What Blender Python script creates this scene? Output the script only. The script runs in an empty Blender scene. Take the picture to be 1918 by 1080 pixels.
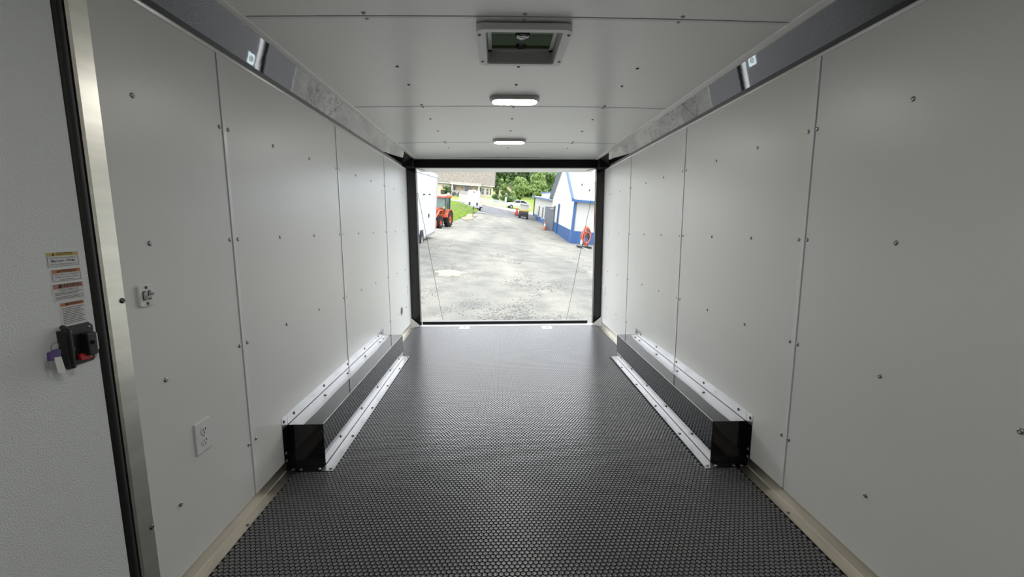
import bpy, math, random
import numpy as np
from mathutils import Matrix, Vector, Euler
random.seed(7); rng = np.random.default_rng(7)
SC = bpy.context.scene; COL = SC.collection
R = math.radians

# ---------------------------------------------------------------- camera
f_px, pitch, yaw, roll, cam_h = 817.54, R(8.0638), R(1.7302), R(-0.1525), 1.204
fwd = Vector((math.sin(yaw)*math.cos(pitch), math.cos(yaw)*math.cos(pitch), -math.sin(pitch)))
r0 = Vector((math.cos(yaw), -math.sin(yaw), 0)); u0 = r0.cross(fwd)
rt = r0*math.cos(roll) + u0*math.sin(roll); up = rt.cross(fwd)
cd = bpy.data.cameras.new('camera'); cam = bpy.data.objects.new('camera', cd); COL.objects.link(cam)
cam.matrix_world = Matrix(((rt.x, up.x, -fwd.x, 0), (rt.y, up.y, -fwd.y, 0), (rt.z, up.z, -fwd.z, cam_h), (0, 0, 0, 1)))
cd.sensor_width = 36; cd.lens = f_px/1918*36; cd.clip_end = 3000; cd.clip_start = 0.02
SC.camera = cam

# ---------------------------------------------------------------- overcast sky, exposure
SKY = 3.9
LAMP_FILL = 42.0  # lens glow added as interior fill, even on the lamps in view
w = bpy.data.worlds.new('overcast_sky'); SC.world = w; w.use_nodes = True
bg = w.node_tree.nodes['Background']; bg.inputs[0].default_value = (0.93, 0.97, 1.0, 1); bg.inputs[1].default_value = SKY
SC.view_settings.view_transform = 'Standard'; SC.view_settings.look = 'None'
SC.view_settings.exposure = 0.44; SC.view_settings.gamma = 1.0; SC.view_settings.use_curve_mapping = False
SC.cycles.max_bounces = 14; SC.cycles.diffuse_bounces = 10; SC.cycles.glossy_bounces = 6
SC.cycles.use_denoising = True; SC.cycles.sample_clamp_indirect = 8.0
# portal guiding the daylight through the open rear end
pl = bpy.data.lights.new('rear_opening_portal', 'AREA'); pl.shape = 'RECTANGLE'; pl.size = 2.1; pl.size_y = 1.84
pl.cycles.is_portal = True
po = bpy.data.objects.new('rear_opening_portal', pl); COL.objects.link(po)
po.location = (0.094, 5.34, 0.93); po.rotation_euler = (R(-90), 0, 0)

# ---------------------------------------------------------------- helpers
def mat(name, col, rough=0.5, metal=0.0, spec=0.5, var=0.0, vscale=8.0, bump=0.0, bscale=60.0, col2=None, emit=None, estr=0, coat=0.0, ior=1.5, stretch=None, detail=4.0, transl=0.0):
    m = bpy.data.materials.new(name); m.use_nodes = True
    nt = m.node_tree; b = nt.nodes['Principled BSDF']
    b.inputs['Base Color'].default_value = (*col, 1); b.inputs['Roughness'].default_value = rough
    b.inputs['Metallic'].default_value = metal; b.inputs['Specular IOR Level'].default_value = spec
    b.inputs['IOR'].default_value = ior; b.inputs['Coat Weight'].default_value = coat; b.inputs['Coat Roughness'].default_value = 0.05
    if emit: b.inputs['Emission Color'].default_value = (*emit, 1); b.inputs['Emission Strength'].default_value = estr
    tc = None
    if var or bump or col2:
        tc = nt.nodes.new('ShaderNodeTexCoord').outputs['Object']
        if stretch:
            mp = nt.nodes.new('ShaderNodeMapping'); mp.inputs['Scale'].default_value = stretch
            nt.links.new(tc, mp.inputs[0]); tc = mp.outputs[0]
    if var or col2:
        n = nt.nodes.new('ShaderNodeTexNoise'); n.inputs['Scale'].default_value = vscale; n.inputs['Detail'].default_value = detail
        nt.links.new(tc, n.inputs['Vector'])
        rp = nt.nodes.new('ShaderNodeValToRGB')
        a = col if col2 else tuple(max(0, c*(1-var)) for c in col); z = col2 if col2 else tuple(c*(1+var) for c in col)
        rp.color_ramp.elements[0].position = .32; rp.color_ramp.elements[1].position = .68
        rp.color_ramp.elements[0].color = (*a, 1); rp.color_ramp.elements[1].color = (*z, 1)
        nt.links.new(n.outputs['Fac'], rp.inputs[0]); nt.links.new(rp.outputs[0], b.inputs['Base Color'])
    if bump:
        n2 = nt.nodes.new('ShaderNodeTexNoise'); n2.inputs['Scale'].default_value = bscale; n2.inputs['Detail'].default_value = 3
        nt.links.new(tc, n2.inputs['Vector'])
        bp = nt.nodes.new('ShaderNodeBump'); bp.inputs['Strength'].default_value = 1.0; bp.inputs['Distance'].default_value = bump
        nt.links.new(n2.outputs['Fac'], bp.inputs['Height']); nt.links.new(bp.outputs[0], b.inputs['Normal'])
    if transl:
        t = nt.nodes.new('ShaderNodeBsdfTranslucent'); t.inputs[0].default_value = (*col, 1)
        mx = nt.nodes.new('ShaderNodeMixShader'); mx.inputs[0].default_value = transl
        nt.links.new(b.outputs[0], mx.inputs[1]); nt.links.new(t.outputs[0], mx.inputs[2])
        nt.links.new(mx.outputs[0], nt.nodes['Material Output'].inputs[0])
    return m

class MB:
    def __init__(s): s.v = []; s.f = []
    def add(s, vs, fs):
        o = len(s.v); s.v += [tuple(p) for p in vs]; s.f += [tuple(o+i for i in q) for q in fs]; return s
    def box(s, a, b):
        x0, y0, z0 = a; x1, y1, z1 = b
        if x0 > x1: x0, x1 = x1, x0
        if y0 > y1: y0, y1 = y1, y0
        if z0 > z1: z0, z1 = z1, z0
        return s.add([(x0,y0,z0),(x1,y0,z0),(x1,y1,z0),(x0,y1,z0),(x0,y0,z1),(x1,y0,z1),(x1,y1,z1),(x0,y1,z1)],
              [(0,3,2,1),(4,5,6,7),(0,1,5,4),(1,2,6,5),(2,3,7,6),(3,0,4,7)])
    def prism(s, prof, a, b, axis='y'):
        """profile of 2-D points extruded from a to b along the axis"""
        n = len(prof)
        def P(p, t):
            return {'y': (p[0], t, p[1]), 'x': (t, p[0], p[1]), 'z': (p[0], p[1], t)}[axis]
        vs = [P(p, a) for p in prof] + [P(p, b) for p in prof]
        fs = [(i, (i+1) % n, n+(i+1) % n, n+i) for i in range(n)] + [tuple(range(n))[::-1], tuple(range(n, 2*n))]
        return s.add(vs, fs)
    def tube(s, pts, r, n=8, closed=False, cap=True):
        pts = [Vector(p) for p in pts]; rs = r if isinstance(r, (list, tuple)) else [r]*len(pts)
        m = len(pts); o = len(s.v); prev = None
        for i, p in enumerate(pts):
            a = pts[(i-1) % m] if (closed or i > 0) else p; b = pts[(i+1) % m] if (closed or i < m-1) else p
            d = (b-a).normalized()
            if prev is None:
                h = Vector((0, 0, 1)) if abs(d.z) < .9 else Vector((1, 0, 0)); e1 = d.cross(h).normalized()
            else: e1 = (prev - d*prev.dot(d)).normalized()
            prev = e1; e2 = d.cross(e1)
            for k in range(n):
                t = 2*math.pi*k/n; s.v.append(tuple(p + (e1*math.cos(t)+e2*math.sin(t))*rs[i]))
        for i in range(m if closed else m-1):
            for k in range(n):
                a = o+i*n+k; b = o+i*n+(k+1) % n; j = (i+1) % m
                s.f.append((a, b, o+j*n+(k+1) % n, o+j*n+k))
        if cap and not closed:
            s.f.append(tuple(o+k for k in range(n))[::-1]); s.f.append(tuple(o+(m-1)*n+k for k in range(n)))
        return s
    def lathe(s, prof, c=(0,0,0), axis='z', n=16, caps=True):
        """profile (radius, height) revolved round the axis through c"""
        o = len(s.v)
        for rr, h in prof:
            for k in range(n):
                t = 2*math.pi*k/n; a, b = rr*math.cos(t), rr*math.sin(t)
                q = {'z': (a, b, h), 'x': (h, a, b), 'y': (b, h, a)}[axis]
                s.v.append((c[0]+q[0], c[1]+q[1], c[2]+q[2]))
        for i in range(len(prof)-1):
            for k in range(n):
                s.f.append((o+i*n+k, o+i*n+(k+1) % n, o+(i+1)*n+(k+1) % n, o+(i+1)*n+k))
        if caps: s.f.append(tuple(o+k for k in range(n))[::-1]); s.f.append(tuple(o+(len(prof)-1)*n+k for k in range(n)))
        return s
    def mesh(s, name, m):
        me = bpy.data.meshes.new(name); me.from_pydata(s.v, [], s.f); me.update()
        if m: me.materials.append(m)
        return me

def place(o, parent):
    COL.objects.link(o)
    if parent is not None: o.parent = parent
    return o
def fixn(me):
    import bmesh
    b = bmesh.new(); b.from_mesh(me); bmesh.ops.recalc_face_normals(b, faces=b.faces); b.to_mesh(me); b.free()
def part(name, mb, m, parent=None, smooth=False, bevel=0, loc=(0,0,0), rot=(0,0,0), seg=2):
    me = mb if isinstance(mb, bpy.types.Mesh) else mb.mesh(name, m)
    if not isinstance(mb, bpy.types.Mesh): fixn(me)
    o = bpy.data.objects.new(name, me); place(o, parent); o.location = loc; o.rotation_euler = rot
    if smooth:
        for p in me.polygons: p.use_smooth = True
        me.set_sharp_from_angle(angle=R(40))
    if bevel:
        bv = o.modifiers.new('bevel', 'BEVEL'); bv.width = bevel; bv.segments = seg; bv.limit_method = 'ANGLE'
    return o
def tag(o, label, cat, group=None, kind=None):
    o['label'] = label; o['category'] = cat
    if group: o['group'] = group
    if kind: o['kind'] = kind
    return o
def thing(name, label, cat, loc=(0,0,0), rot=(0,0,0), group=None, kind=None):
    o = bpy.data.objects.new(name, None); o.empty_display_size = .1; COL.objects.link(o); o.location = loc; o.rotation_euler = rot
    return tag(o, label, cat, group, kind)
def struct(o, label, cat): return tag(o, label, cat, None, 'structure')

# ---------------------------------------------------------------- materials
M = {}
M['panel'] = mat('white_wall_panel', (.80, .80, .775), .30, bump=.00012, bscale=900, var=.012, vscale=2.5)
M['ceil'] = mat('white_ceiling_panel', (.91, .91, .885), .29, spec=.9, ior=1.65, var=.01, vscale=3)
M['nose'] = mat('nose_wall_panel', (.12, .12, .125), .5)
M['trimw'] = mat('white_trim', (.88, .88, .86), .18, spec=.7)
M['strip'] = mat('grey_seam_strip', (.84, .85, .87), .25, spec=.7)
M['dark'] = mat('dark_gap', (.015, .015, .016), .7)
M['rubber'] = mat('black_rubber', (.105, .105, .111), .29, spec=1.0, var=.10, vscale=90)
M['rubberlow'] = mat('shaded_rubber_groove', (.012, .012, .013), .7, spec=.25)  # same rubber as the coins, with groove shade put into the colour
M['gloss'] = mat('gloss_black_panel', (.008, .008, .010), .03, spec=.5, ior=2.6, bump=.0003, bscale=4.0)
M['gloss_box'] = mat('gloss_black_sheet', (.008, .008, .009), .06, spec=.6)
M['matblk'] = mat('matte_black', (.006, .006, .006), .7, spec=.15)
M['post'] = mat('rear_post_black', (.012, .011, .012), .12, bump=.002, bscale=9)
M['alu'] = mat('aluminium_sheet', (.50, .50, .505), .36, metal=1.0, var=.04, vscale=30, stretch=(1, .05, 1))
M['alub'] = mat('brushed_aluminium', (.92, .90, .81), .32, metal=1.0, var=.06, vscale=25, stretch=(1, .1, 1))
M['alubase'] = mat('mill_aluminium', (.50, .475, .42), .34, metal=1.0, var=.06, vscale=25, stretch=(1, .1, 1))
M['alud'] = mat('shaded_aluminium', (.22, .22, .225), .25, metal=1.0)  # darker aluminium copy, the black box's reflection put into its colour
M['screw'] = mat('zinc_screw', (.42, .42, .43), .32, metal=1.0)
M['screwd'] = mat('dark_screw', (.16, .15, .15), .35, metal=.9)
M['door'] = mat('textured_white_door', (.80, .83, .83), .45, bump=.0022, bscale=280)
M['gasket'] = mat('black_gasket', (.012, .013, .013), .55)
M['plastw'] = mat('white_plastic', (.80, .80, .79), .35)
M['plastg'] = mat('grey_plastic', (.50, .50, .50), .4)
M['lens'] = mat('lamp_lens', (.85, .85, .83), .3, emit=(1.0, .97, .92), estr=LAMP_FILL)
M['blkplast'] = mat('black_plastic', (.014, .014, .015), .32)
M['smoke'] = mat('smoked_green_lid', (.15, .17, .14), .12, transl=.6)
M['red'] = mat('red_lever', (.55, .03, .03), .35)
M['purple'] = mat('purple_tag', (.10, .06, .20), .4)
M['paper'] = mat('paper_white', (.78, .79, .78), .5)
M['paperdoor'] = mat('sticker_paper', (.70, .71, .71), .45)
M['ink'] = mat('black_ink', (.03, .03, .03), .6)
M['orangeband'] = mat('orange_band', (.55, .20, .07), .5)
M['fadedband'] = mat('faded_orange_band', (.46, .21, .14), .5)
M['yellowband'] = mat('yellow_band', (.60, .44, .10), .5)

XL, XR = -1.0673, 1.2542
FL, FR = -1.0186, 1.2002
ZTL, ZTR = 1.871, 1.864
YF, YE = -1.6, 5.235
SEAL = [1.793, 3.012, 4.231]; SEAR = [y-.035 for y in SEAL]

# screw head shared by every visible fixing, facing +z of its own frame
_sm = MB().lathe([(.0082, 0), (.0078, .0022), (.0052, .0042), (.0026, .0046), (.0020, .0032)], n=10).mesh('screw_head', M['screw']); fixn(_sm)
for p in _sm.polygons: p.use_smooth = True
_sd = _sm.copy(); _sd.materials.clear(); _sd.materials.append(M['screwd'])
FACE = {'+x': (0, R(90), 0), '-x': (0, R(-90), 0), '+z': (0, 0, 0), '-z': (R(180), 0, 0), '-y': (R(90), 0, 0), '+y': (R(-90), 0, 0)}
def screw(parent, p, face, dark=False, s=1.0):
    o = bpy.data.objects.new('screw', _sd if dark else _sm); place(o, parent)
    o.location = p; o.rotation_euler = FACE[face]; o.scale = (s, s, s); return o

# ---------------------------------------------------------------- trailer shell
def zs(y): return -.0062*max(0, y-1.35)          # the right wall's fixings sink slightly towards the rear
rowsL = [1.586, 1.156, .722, .290]; rowsR = [1.582, 1.150, .713, .287]
def wall(side):
    L = side == 'left'
    X = XL if L else XR; s = 1 if L else -1
    o = part('wall_'+side, MB().box((X-s*.012, YF, -.05), (X-s*.05, YE, 2.08)), M['dark'])
    struct(o, 'white panelled trailer wall on the side with the door' if L else 'white panelled trailer wall on the side without a door', 'wall')
    seams = SEAL if L else SEAR
    first = 1.259 if L else None
    ends = ([1.257] if L else [YF, seams[0]-1.219]) + seams + [YE]
    zt = (ZTL if L else ZTR) + .004
    def dz(y): return 0 if L else zs(y)
    ysL = {0: [1.375, 1.777], 1: [1.832, 2.18, 2.58, 2.99], 2: [3.04, 3.39, 3.787, 4.205], 3: [4.258, 4.585, 4.985]}
    ysR = {0: [], 1: [.955, 1.348, 1.748], 2: [1.798, 2.146, 2.549, 2.953], 3: [3.008, 3.358, 3.760, 4.176], 4: [4.214, 4.565, 4.967]}
    for i in range(len(ends)-1):
        a = ends[i] + (.022 if i else 0); b = ends[i+1] - (.0035 if i < len(ends)-2 else 0)
        pn = part('wall_panel', MB().box((X-s*.012, a, .0), (X, b, zt)), M['panel'], o)
        for y in (ysL if L else ysR)[i]:
            for k, z in enumerate(rowsL if L else rowsR):
                if k == 3 and 2.04 < y < 4.0: continue
                screw(pn, (X, y, z+dz(y)), '+x' if L else '-x')
        if i:
            part('seam_strip', MB().box((X-s*.012, ends[i]+.001, .052), (X+s*.0035, ends[i]+.021, zt)), M['strip'], o, bevel=.0008, seg=1)
    if L:   # wall ahead of and above the door
        part('wall_panel', MB().box((X-.012, YF, 0), (X, .20, zt)), M['panel'], o)
        part('wall_panel', MB().box((X-.012, .20, 1.835), (X, 1.257, zt)), M['panel'], o)
    return o
wall('left'); wall('right')
o = part('wall_front', MB().box((XL-.05, YF-.05, -.05), (XR+.05, YF, 2.08)), M['nose']); struct(o, 'dark grey wall closing the nose of the trailer', 'wall')

# floor base and coins
fl = part('floor', MB().box((XL, YF, -.05), (XR, 5.30, -.0030)), M['rubberlow'])
struct(fl, 'black rubber coin mat covering the trailer floor', 'floor')
P = .01935; RY = P*.866
def coin_mesh(n, hi):
    r, h = .0085, .0030
    rings = [(r, -h), (r*.97, -.0007), (r*.84, 0.0)] + ([(r*.42, -.0002), (r*.24, -.0007)] if hi else [])
    vs = []; fs = []
    for rr, z in rings:
        for k in range(n):
            t = 2*math.pi*(k+.5)/n; vs.append((rr*math.cos(t), rr*math.sin(t), z))
    for i in range(len(rings)-1):
        for k in range(n): fs.append((i*n+k, i*n+(k+1) % n, (i+1)*n+(k+1) % n, (i+1)*n+k))
    fs.append(tuple((len(rings)-1)*n+k for k in range(n)))
    return np.array(vs), fs
pos = []
row = 0; y = .62
while y < 5.245:
    x = FL + .004 + (P/2 if row % 2 else 0)
    while x < FR - .004:
        if not ((x < -.835 and 2.055 < y < 3.99) or (x > 1.021 and 2.03 < y < 3.915)): pos.append((x, y))
        x += P
    y += RY; row += 1
pos = np.array(pos)
d = np.hypot(pos[:, 0], pos[:, 1]); vis = pos[:, 1] > 1.352 + .012*np.abs(pos[:, 0])
order = np.argsort(np.where(vis, d, 99)); near = set(order[:300].tolist())
cv, cf = coin_mesh(10, True); cme = bpy.data.meshes.new('coin'); cme.from_pydata(cv.tolist(), [], cf); cme.materials.append(M['rubber'])
for i in near:
    o = bpy.data.objects.new('coin', cme); place(o, fl); o.location = (pos[i, 0], pos[i, 1], 0)
def bulk(name, pts, n, hi, parent):
    v, f = coin_mesh(n, hi); V = (v[None] + np.c_[pts, np.zeros(len(pts))][:, None, :]).reshape(-1, 3)
    F = []
    for q in range(len(pts)):
        o = q*len(v); F += [tuple(o+i for i in t) for t in f]
    me = bpy.data.meshes.new(name); me.from_pydata(V.tolist(), [], F); me.materials.append(M['rubber'])
    o = bpy.data.objects.new(name, me); place(o, parent); o['kind'] = 'stuff'; return o
rest = np.array([i for i in range(len(pos)) if i not in near])
pr = pos[rest]
bulk('coin_field', pr[(pr[:, 1] < 2.3)], 10, True, fl)
bulk('coin_field', pr[(pr[:, 1] >= 2.3)], 8, False, fl)

# baseboards: aluminium angle along the wall foot
def base(side):
    L = side == 'left'; X, F = (XL, FL) if L else (XR, FR); s = 1 if L else -1
    o = thing('baseboard_'+side, 'aluminium angle along the wall foot on the door side' if L else 'aluminium angle along the wall foot opposite the door', 'baseboard', kind='structure')
    for a, b in (((1.26, 2.06), (3.985, 5.2)) if L else ((YF, 2.03), (3.91, 5.2))):
        prof = [(X, .05), (X+s*.0016, .05), (X+s*.0022, .0032), (F, .0022), (F, 0), (X, 0)]
        an = part('angle', MB().prism(prof, a, b), M['alubase'], o)
        part('painted_crease', MB().box((X+s*.002, a, .0022), (X+s*.0042, b, .0040)), M['trimw'], o)  # pale strip paints the bright line along the fold
        for y in [1.66+.41*k for k in range(-6, 9)]:
            if a+.05 < y < b-.05:
                screw(an, (X+s*.036, y, .0022), '+z', True, .8)
    return o
base('left'); base('right')

# ceiling: shallow arch of four panels, vent hole in the second
XC = .0935
def zc(x): return 1.977 - .010*((x-XC)/1.02)**2
VX0, VX1, VY0, VY1 = -.047, .258, 1.808, 2.136
SEC = [.527, 1.746, 2.965, 4.185]
ce = part('ceiling', MB().box((XL-.05, YF, 2.0), (VX0-.06, 5.3, 2.06)).box((VX1+.06, YF, 2.0), (XR+.05, 5.3, 2.06)).box((VX0-.06, YF, 2.0), (VX1+.06, VY0-.06, 2.06)).box((VX0-.06, VY1+.12, 2.0), (VX1+.06, 5.3, 2.06)), M['dark'])
struct(ce, 'white panelled trailer ceiling with a roof vent and two lamps', 'ceiling')
ysC = [YF]+SEC+[5.12]
for i in range(len(ysC)-1):
    a = ysC[i]+.003; b = ysC[i+1]-(.003 if i < len(ysC)-2 else 0)
    xs = sorted(list(np.linspace(-.945, 1.132, 15))+[VX0, VX1]); ys = [a, b]
    hole = a < VY0 < b
    if hole: ys = [a, VY0, VY1, b]
    mb = MB()
    for xi in range(len(xs)-1):
        for yi in range(len(ys)-1):
            if hole and yi == 1 and VX0-1e-4 <= xs[xi] and xs[xi+1] <= VX1+1e-4: continue
            x0, x1, y0, y1 = xs[xi], xs[xi+1], ys[yi], ys[yi+1]
            mb.add([(x0,y0,zc(x0)),(x1,y0,zc(x1)),(x1,y1,zc(x1)),(x0,y1,zc(x0)),(x0,y0,zc(x0)+.004),(x1,y0,zc(x1)+.004),(x1,y1,zc(x1)+.004),(x0,y1,zc(x0)+.004)],
                   [(0,3,2,1),(4,5,6,7),(0,1,5,4),(1,2,6,5),(2,3,7,6),(3,0,4,7)])
    pn = part('ceiling_panel', mb, M['ceil'], ce)
    rows = {0: [], 1: [1.727], 2: [1.768, 2.262, 2.535, 2.935], 3: [2.985, 3.30, 3.70, 4.14], 4: [4.21, 4.475]}[i]
    for y in rows:
        for x in (-.485, .103, .69):
            if i == 2 and y == 2.935 and x == .103: continue
            screw(pn, (x, y, zc(x)), '-z', y > 1.8)
    if i in (2, 3, 4):
        part('seam_flange', MB().add([(-.915,a-.001,zc(-.915)-.0012),(1.105,a-.001,zc(1.105)-.0012),(1.105,a+.012,zc(1.105)-.0012),(-.915,a+.012,zc(-.915)-.0012)] and
             [(x, yy, zc(x)-.0014) for yy in (a, a+.016) for x in np.linspace(-.935, 1.122, 9)], [(k, k+1, k+10, k+9) for k in range(8)]), M['strip'], ce)

# coves: gloss black sheet sloping between wall and ceiling
def cove(n, L):
    s = 1 if L else -1; W = XL if L else XR; zt = ZTL if L else ZTR
    x0, x1 = W+s*.017, W+s*.117; z0, z1 = zt+.015, zt+.090
    o = thing('trim_%d' % n, 'gloss black sloped cove above the wall with the door' if L else 'gloss black sloped cove above the wall without a door', 'cove trim', kind='structure')
    yj0, yj1 = (2.852, 2.848) if L else (2.815, 2.80)
    for (a0, a1), (b0, b1) in (((YF, YF), (yj0-.002, yj1-.002)), ((yj0+.002, yj1+.002), (5.15, 5.15))):
        # (start, end) at lower and upper edge
        part('cove_sheet', MB().add([(x0, a0, z0), (x1, a1, z1), (x1, b1, z1), (x0, b0, z0), (x0-s*.004, a0, z0+.008), (x1-s*.004, a1, z1+.008), (x1-s*.004, b1, z1+.008), (x0-s*.004, b0, z0+.008)],
             [(0,1,2,3),(4,7,6,5),(0,4,5,1),(1,5,6,2),(2,6,7,3),(3,7,4,0)]), M['gloss'], o)
    part('cove_lip', MB().prism([(W+s*.004, zt+.001), (W+s*.006, zt+.001), (x0+s*.0005, z0-.001), (x0-s*.004, z0+.004)], YF, 5.15), M['blkplast'], o)
    part('lower_bead', MB().prism([(W-s*.01, zt-.013), (W+s*.007, zt-.012), (W+s*.009, zt-.004), (W+s*.006, zt+.002), (W-s*.01, zt+.003)], YF if not L else YF, 5.2), M['trimw'], o)
    xe = x1+s*.028
    part('upper_bead', MB().prism([(x1-s*.002, z1-.001), (x1+s*.006, z1-.0015), (xe, zc(xe)-.006), (xe+s*.002, zc(xe)-.002), (xe, zc(xe)+.012), (x1-s*.002, z1+.02)], YF, 5.12), M['trimw'], o)
    part('cove_backing', MB().prism([(W-s*.03, zt), (x0-s*.006, z0+.012), (x1-s*.006, z1+.022), (x1, 2.05), (W-s*.03, 2.05)], YF, 5.2), M['dark'], o)
    part('cove_end_plate', MB().add([(x1+s*.001, 4.61, z1-.0025), (x1+s*.001, 5.17, z1-.0025), (x0, 5.17, z0-.003), (x0, 5.0, z0-.003), (x1, 4.61, z1), (x1, 5.17, z1), (x0, 5.17, z0), (x0, 5.0, z0)],
         [(0,1,2,3),(4,7,6,5),(0,4,5,1),(1,5,6,2),(2,6,7,3),(3,7,4,0)]), M['matblk'], o)  # matte black plate over the rear end of the cove
    part('corner_block', MB().box((W, 5.0, zt-.004), (W+s*.118, 5.22, zt+.1)), M['matblk'], o)
cove(1, True); cove(2, False)

# rear frame: posts, header, sill
rf = thing('trim_3', 'gloss black frame around the open rear end of the trailer', 'rear frame', kind='structure')
part('post', MB().box((XL-.03, YE+.012, -.02), (-.958, 5.335, 1.875)), M['post'], rf, bevel=.006)
part('post', MB().box((1.159, YE+.012, -.02), (XR+.03, 5.335, 1.87)), M['post'], rf, bevel=.006)
part('header', MB().box((XL+.1, 5.12, 1.872), (XR-.1, 5.2, 1.962)), M['matblk'], rf, bevel=.004)
part('header_bead', MB().box((-.95, 5.098, 1.961), (1.138, 5.135, 1.972)), M['trimw'], rf)
part('header_cap', MB().box((XL-.05, 5.2, 1.89), (XR+.05, 5.345, 2.08)), M['matblk'], rf)
part('header_soffit', MB().box((XL+.105, 5.2, 1.877), (XR-.09, 5.60, 1.892)), M['trimw'], rf)
part('sill', MB().box((XL+.02, 5.245, -.05), (XR-.02, 5.345, .0015)), M['alu'], rf, bevel=.002)
for x, s in ((XL, 1), (XR, -1)):
    part('end_strip', MB().box((x-s*.012, YE, 0), (x+s*.004, YE+.014, 1.865)), M['alu'], rf)
    part('foot_gusset', MB().add([(x+s*.003, 5.16, .003), (x+s*.12, 5.22, .003), (x+s*.003, 5.22, .11), (x+s*.003, 5.16, .006), (x+s*.12, 5.225, .003), (x+s*.003, 5.225, .11)],
         [(0,1,2),(3,5,4),(0,3,4,1),(1,4,5,2),(2,5,3,0)]), M['alu'], rf)
    pts = [(x+s*.02, 5.19, 1.862), (x+s*.10, 5.2, 1.868), (x+s*.17, 5.2, 1.862), (x+s*.22, 5.22, 1.85)]
    part('wire', MB().tube(pts, .003, 6), M['blkplast'], rf)

# ramp door let down to the ground, with its cables
rp = thing('ramp_door', 'black rubber covered ramp door lowered from the trailer sill to the gravel', 'ramp', (XC, 5.36, -.02))
rdx, rl, rz = 1.06, 1.78, -.50
sl = math.atan2(-rz, rl)
M['rampmat'] = mat('ramp_rubber', (.040, .040, .043), .34, spec=.7, bump=.002, bscale=160)
part('ramp_panel', MB().prism([(0, 0), (rl, rz), (rl, rz-.05), (0, -.06)], -rdx, rdx, 'x'), M['rampmat'], rp)
for x in (-rdx, rdx-.03): part('edge_trim', MB().prism([(0, .003), (rl, rz+.003), (rl, rz-.052), (0, -.062)], x, x+.03, 'x'), M['alu'], rp)
part('hinge_cover', MB().box((-1.05, .0, .012), (1.02, .075, .052)), M['blkplast'], rp, bevel=.006)
part('end_flap', MB().prism([(rl, rz), (rl+.38, rz-.06), (rl+.38, rz-.085), (rl, rz-.04)], -rdx+.05, rdx-.05, 'x'), M['rampmat'], rp)
part('end_trim', MB().prism([(rl-.05, rz+.018), (rl, rz+.005), (rl, rz-.05), (rl-.05, rz-.04)], -rdx, rdx, 'x'), M['alu'], rp)
part('cable', MB().tube([(-1.045, -.05, 1.62), (-.985, 1.60, -.40)], .0025, 6), M['matblk'], rp)
part('cable', MB().tube([(1.058, -.05, 1.75), (.985, 1.60, -.40)], .0025, 6), M['matblk'], rp)

# ---------------------------------------------------------------- side door with jamb
jb = thing('trim_4', 'aluminium door jamb with black gasket beside the textured side door', 'door jamb', kind='structure')
part('jamb_strip', MB().prism([(XL+.003, 1.2585), (XL+.003, 1.204), (XL+.0, 1.199), (XL-.03, 1.199), (XL-.03, 1.2585)], -.0, 1.86, 'z'), M['alub'], jb)
part('jamb_return', MB().prism([(XL+.0045, 1.212), (XL+.0045, 1.204), (XL+.0005, 1.1975), (XL-.0, 1.2)], 0, 1.86, 'z'), M['alub'], jb)
part('gasket', MB().tube([(XL-.012, 1.181, 0), (XL-.012, 1.181, 1.86)], .0165, 10), M['gasket'], jb, smooth=True)
part('gasket_channel', MB().box((XL-.03, 1.155, 0), (XL-.02, 1.2, 1.86)), M['gasket'], jb)
screw(jb, (XL+.003, 1.2495, 1.0), '+x', True)
screw(jb, (XL+.003, 1.2495, .30), '+x', True)
dr = part('door_1', MB().box((XL-.055, .22, .01), (XL, 1.163, 1.83)), M['door'], bevel=.003)
struct(dr, 'textured off-white side door carrying warning stickers and a black latch', 'door')

def text_mesh(s, size, bold=False):
    c = bpy.data.curves.new('lettering', 'FONT'); c.body = s; c.size = size; c.align_x = 'CENTER'; c.align_y = 'CENTER'; c.resolution_u = 2
    if bold: c.offset = size*.018
    o = bpy.data.objects.new('tmp', c); COL.objects.link(o)
    me = bpy.data.meshes.new_from_object(o.evaluated_get(bpy.context.evaluated_depsgraph_get()))
    bpy.data.objects.remove(o); bpy.data.curves.remove(c); me.materials.clear(); me.materials.append(M['ink']); return me
TXROT = (R(90), 0, R(90))          # lettering on the door reads along +y, faces +x
def sticker(y0, y1, z0, z1, band, head, hs, lines, label, x=XL+.0008, border=True):
    st = part('sticker', MB().box((XL-.001, y0, z0), (x, y1, z1)), M['paperdoor'], dr); st['label'] = label
    bh = hs
    part('header_band', MB().box((x-.0003, y0+.002, z1-bh), (x+.0003, y1-.002, z1-.001)), band, st)
    part('lettering', text_mesh(head, bh*.95, True), None, st, loc=(x+.0006, (y0+y1)/2+.004, z1-bh/2), rot=TXROT)
    tr = MB().add([(x+.0006, y0+.013, z1-bh*.85), (x+.0006, y0+.013+bh*.8, z1-bh*.85), (x+.0006, y0+.013+bh*.4, z1-bh*.15)], [(0, 1, 2)])
    part('hazard_triangle', tr, M['ink'], st)
    for ln in lines:
        txt, zz, sz, bold = ln
        if txt is None:
            part('fine_print', MB().box((x-.0002, y0+.004, zz-sz*.3), (x+.0003, y1-.004-bold, zz+sz*.3)), M['inkg'], st)
        else: part('lettering', text_mesh(txt, sz, bold), None, st, loc=(x+.0006, (y0+y1)/2, zz), rot=TXROT)
    if border:
        b = .0007
        fr = MB().box((x-.0002, y0+.002, z0+.0015), (x+.0003, y1-.002, z0+.0015+b)).box((x-.0002, y0+.002, z0+.0015), (x+.0003, y0+.002+b, z1-bh)).box((x-.0002, y1-.002-b, z0+.0015), (x+.0003, y1-.002, z1-bh))
        part('border', fr, M['ink'], st)
    return st
M['inkg'] = mat('fine_print_ink', (.16, .16, .16), .6)
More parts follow.
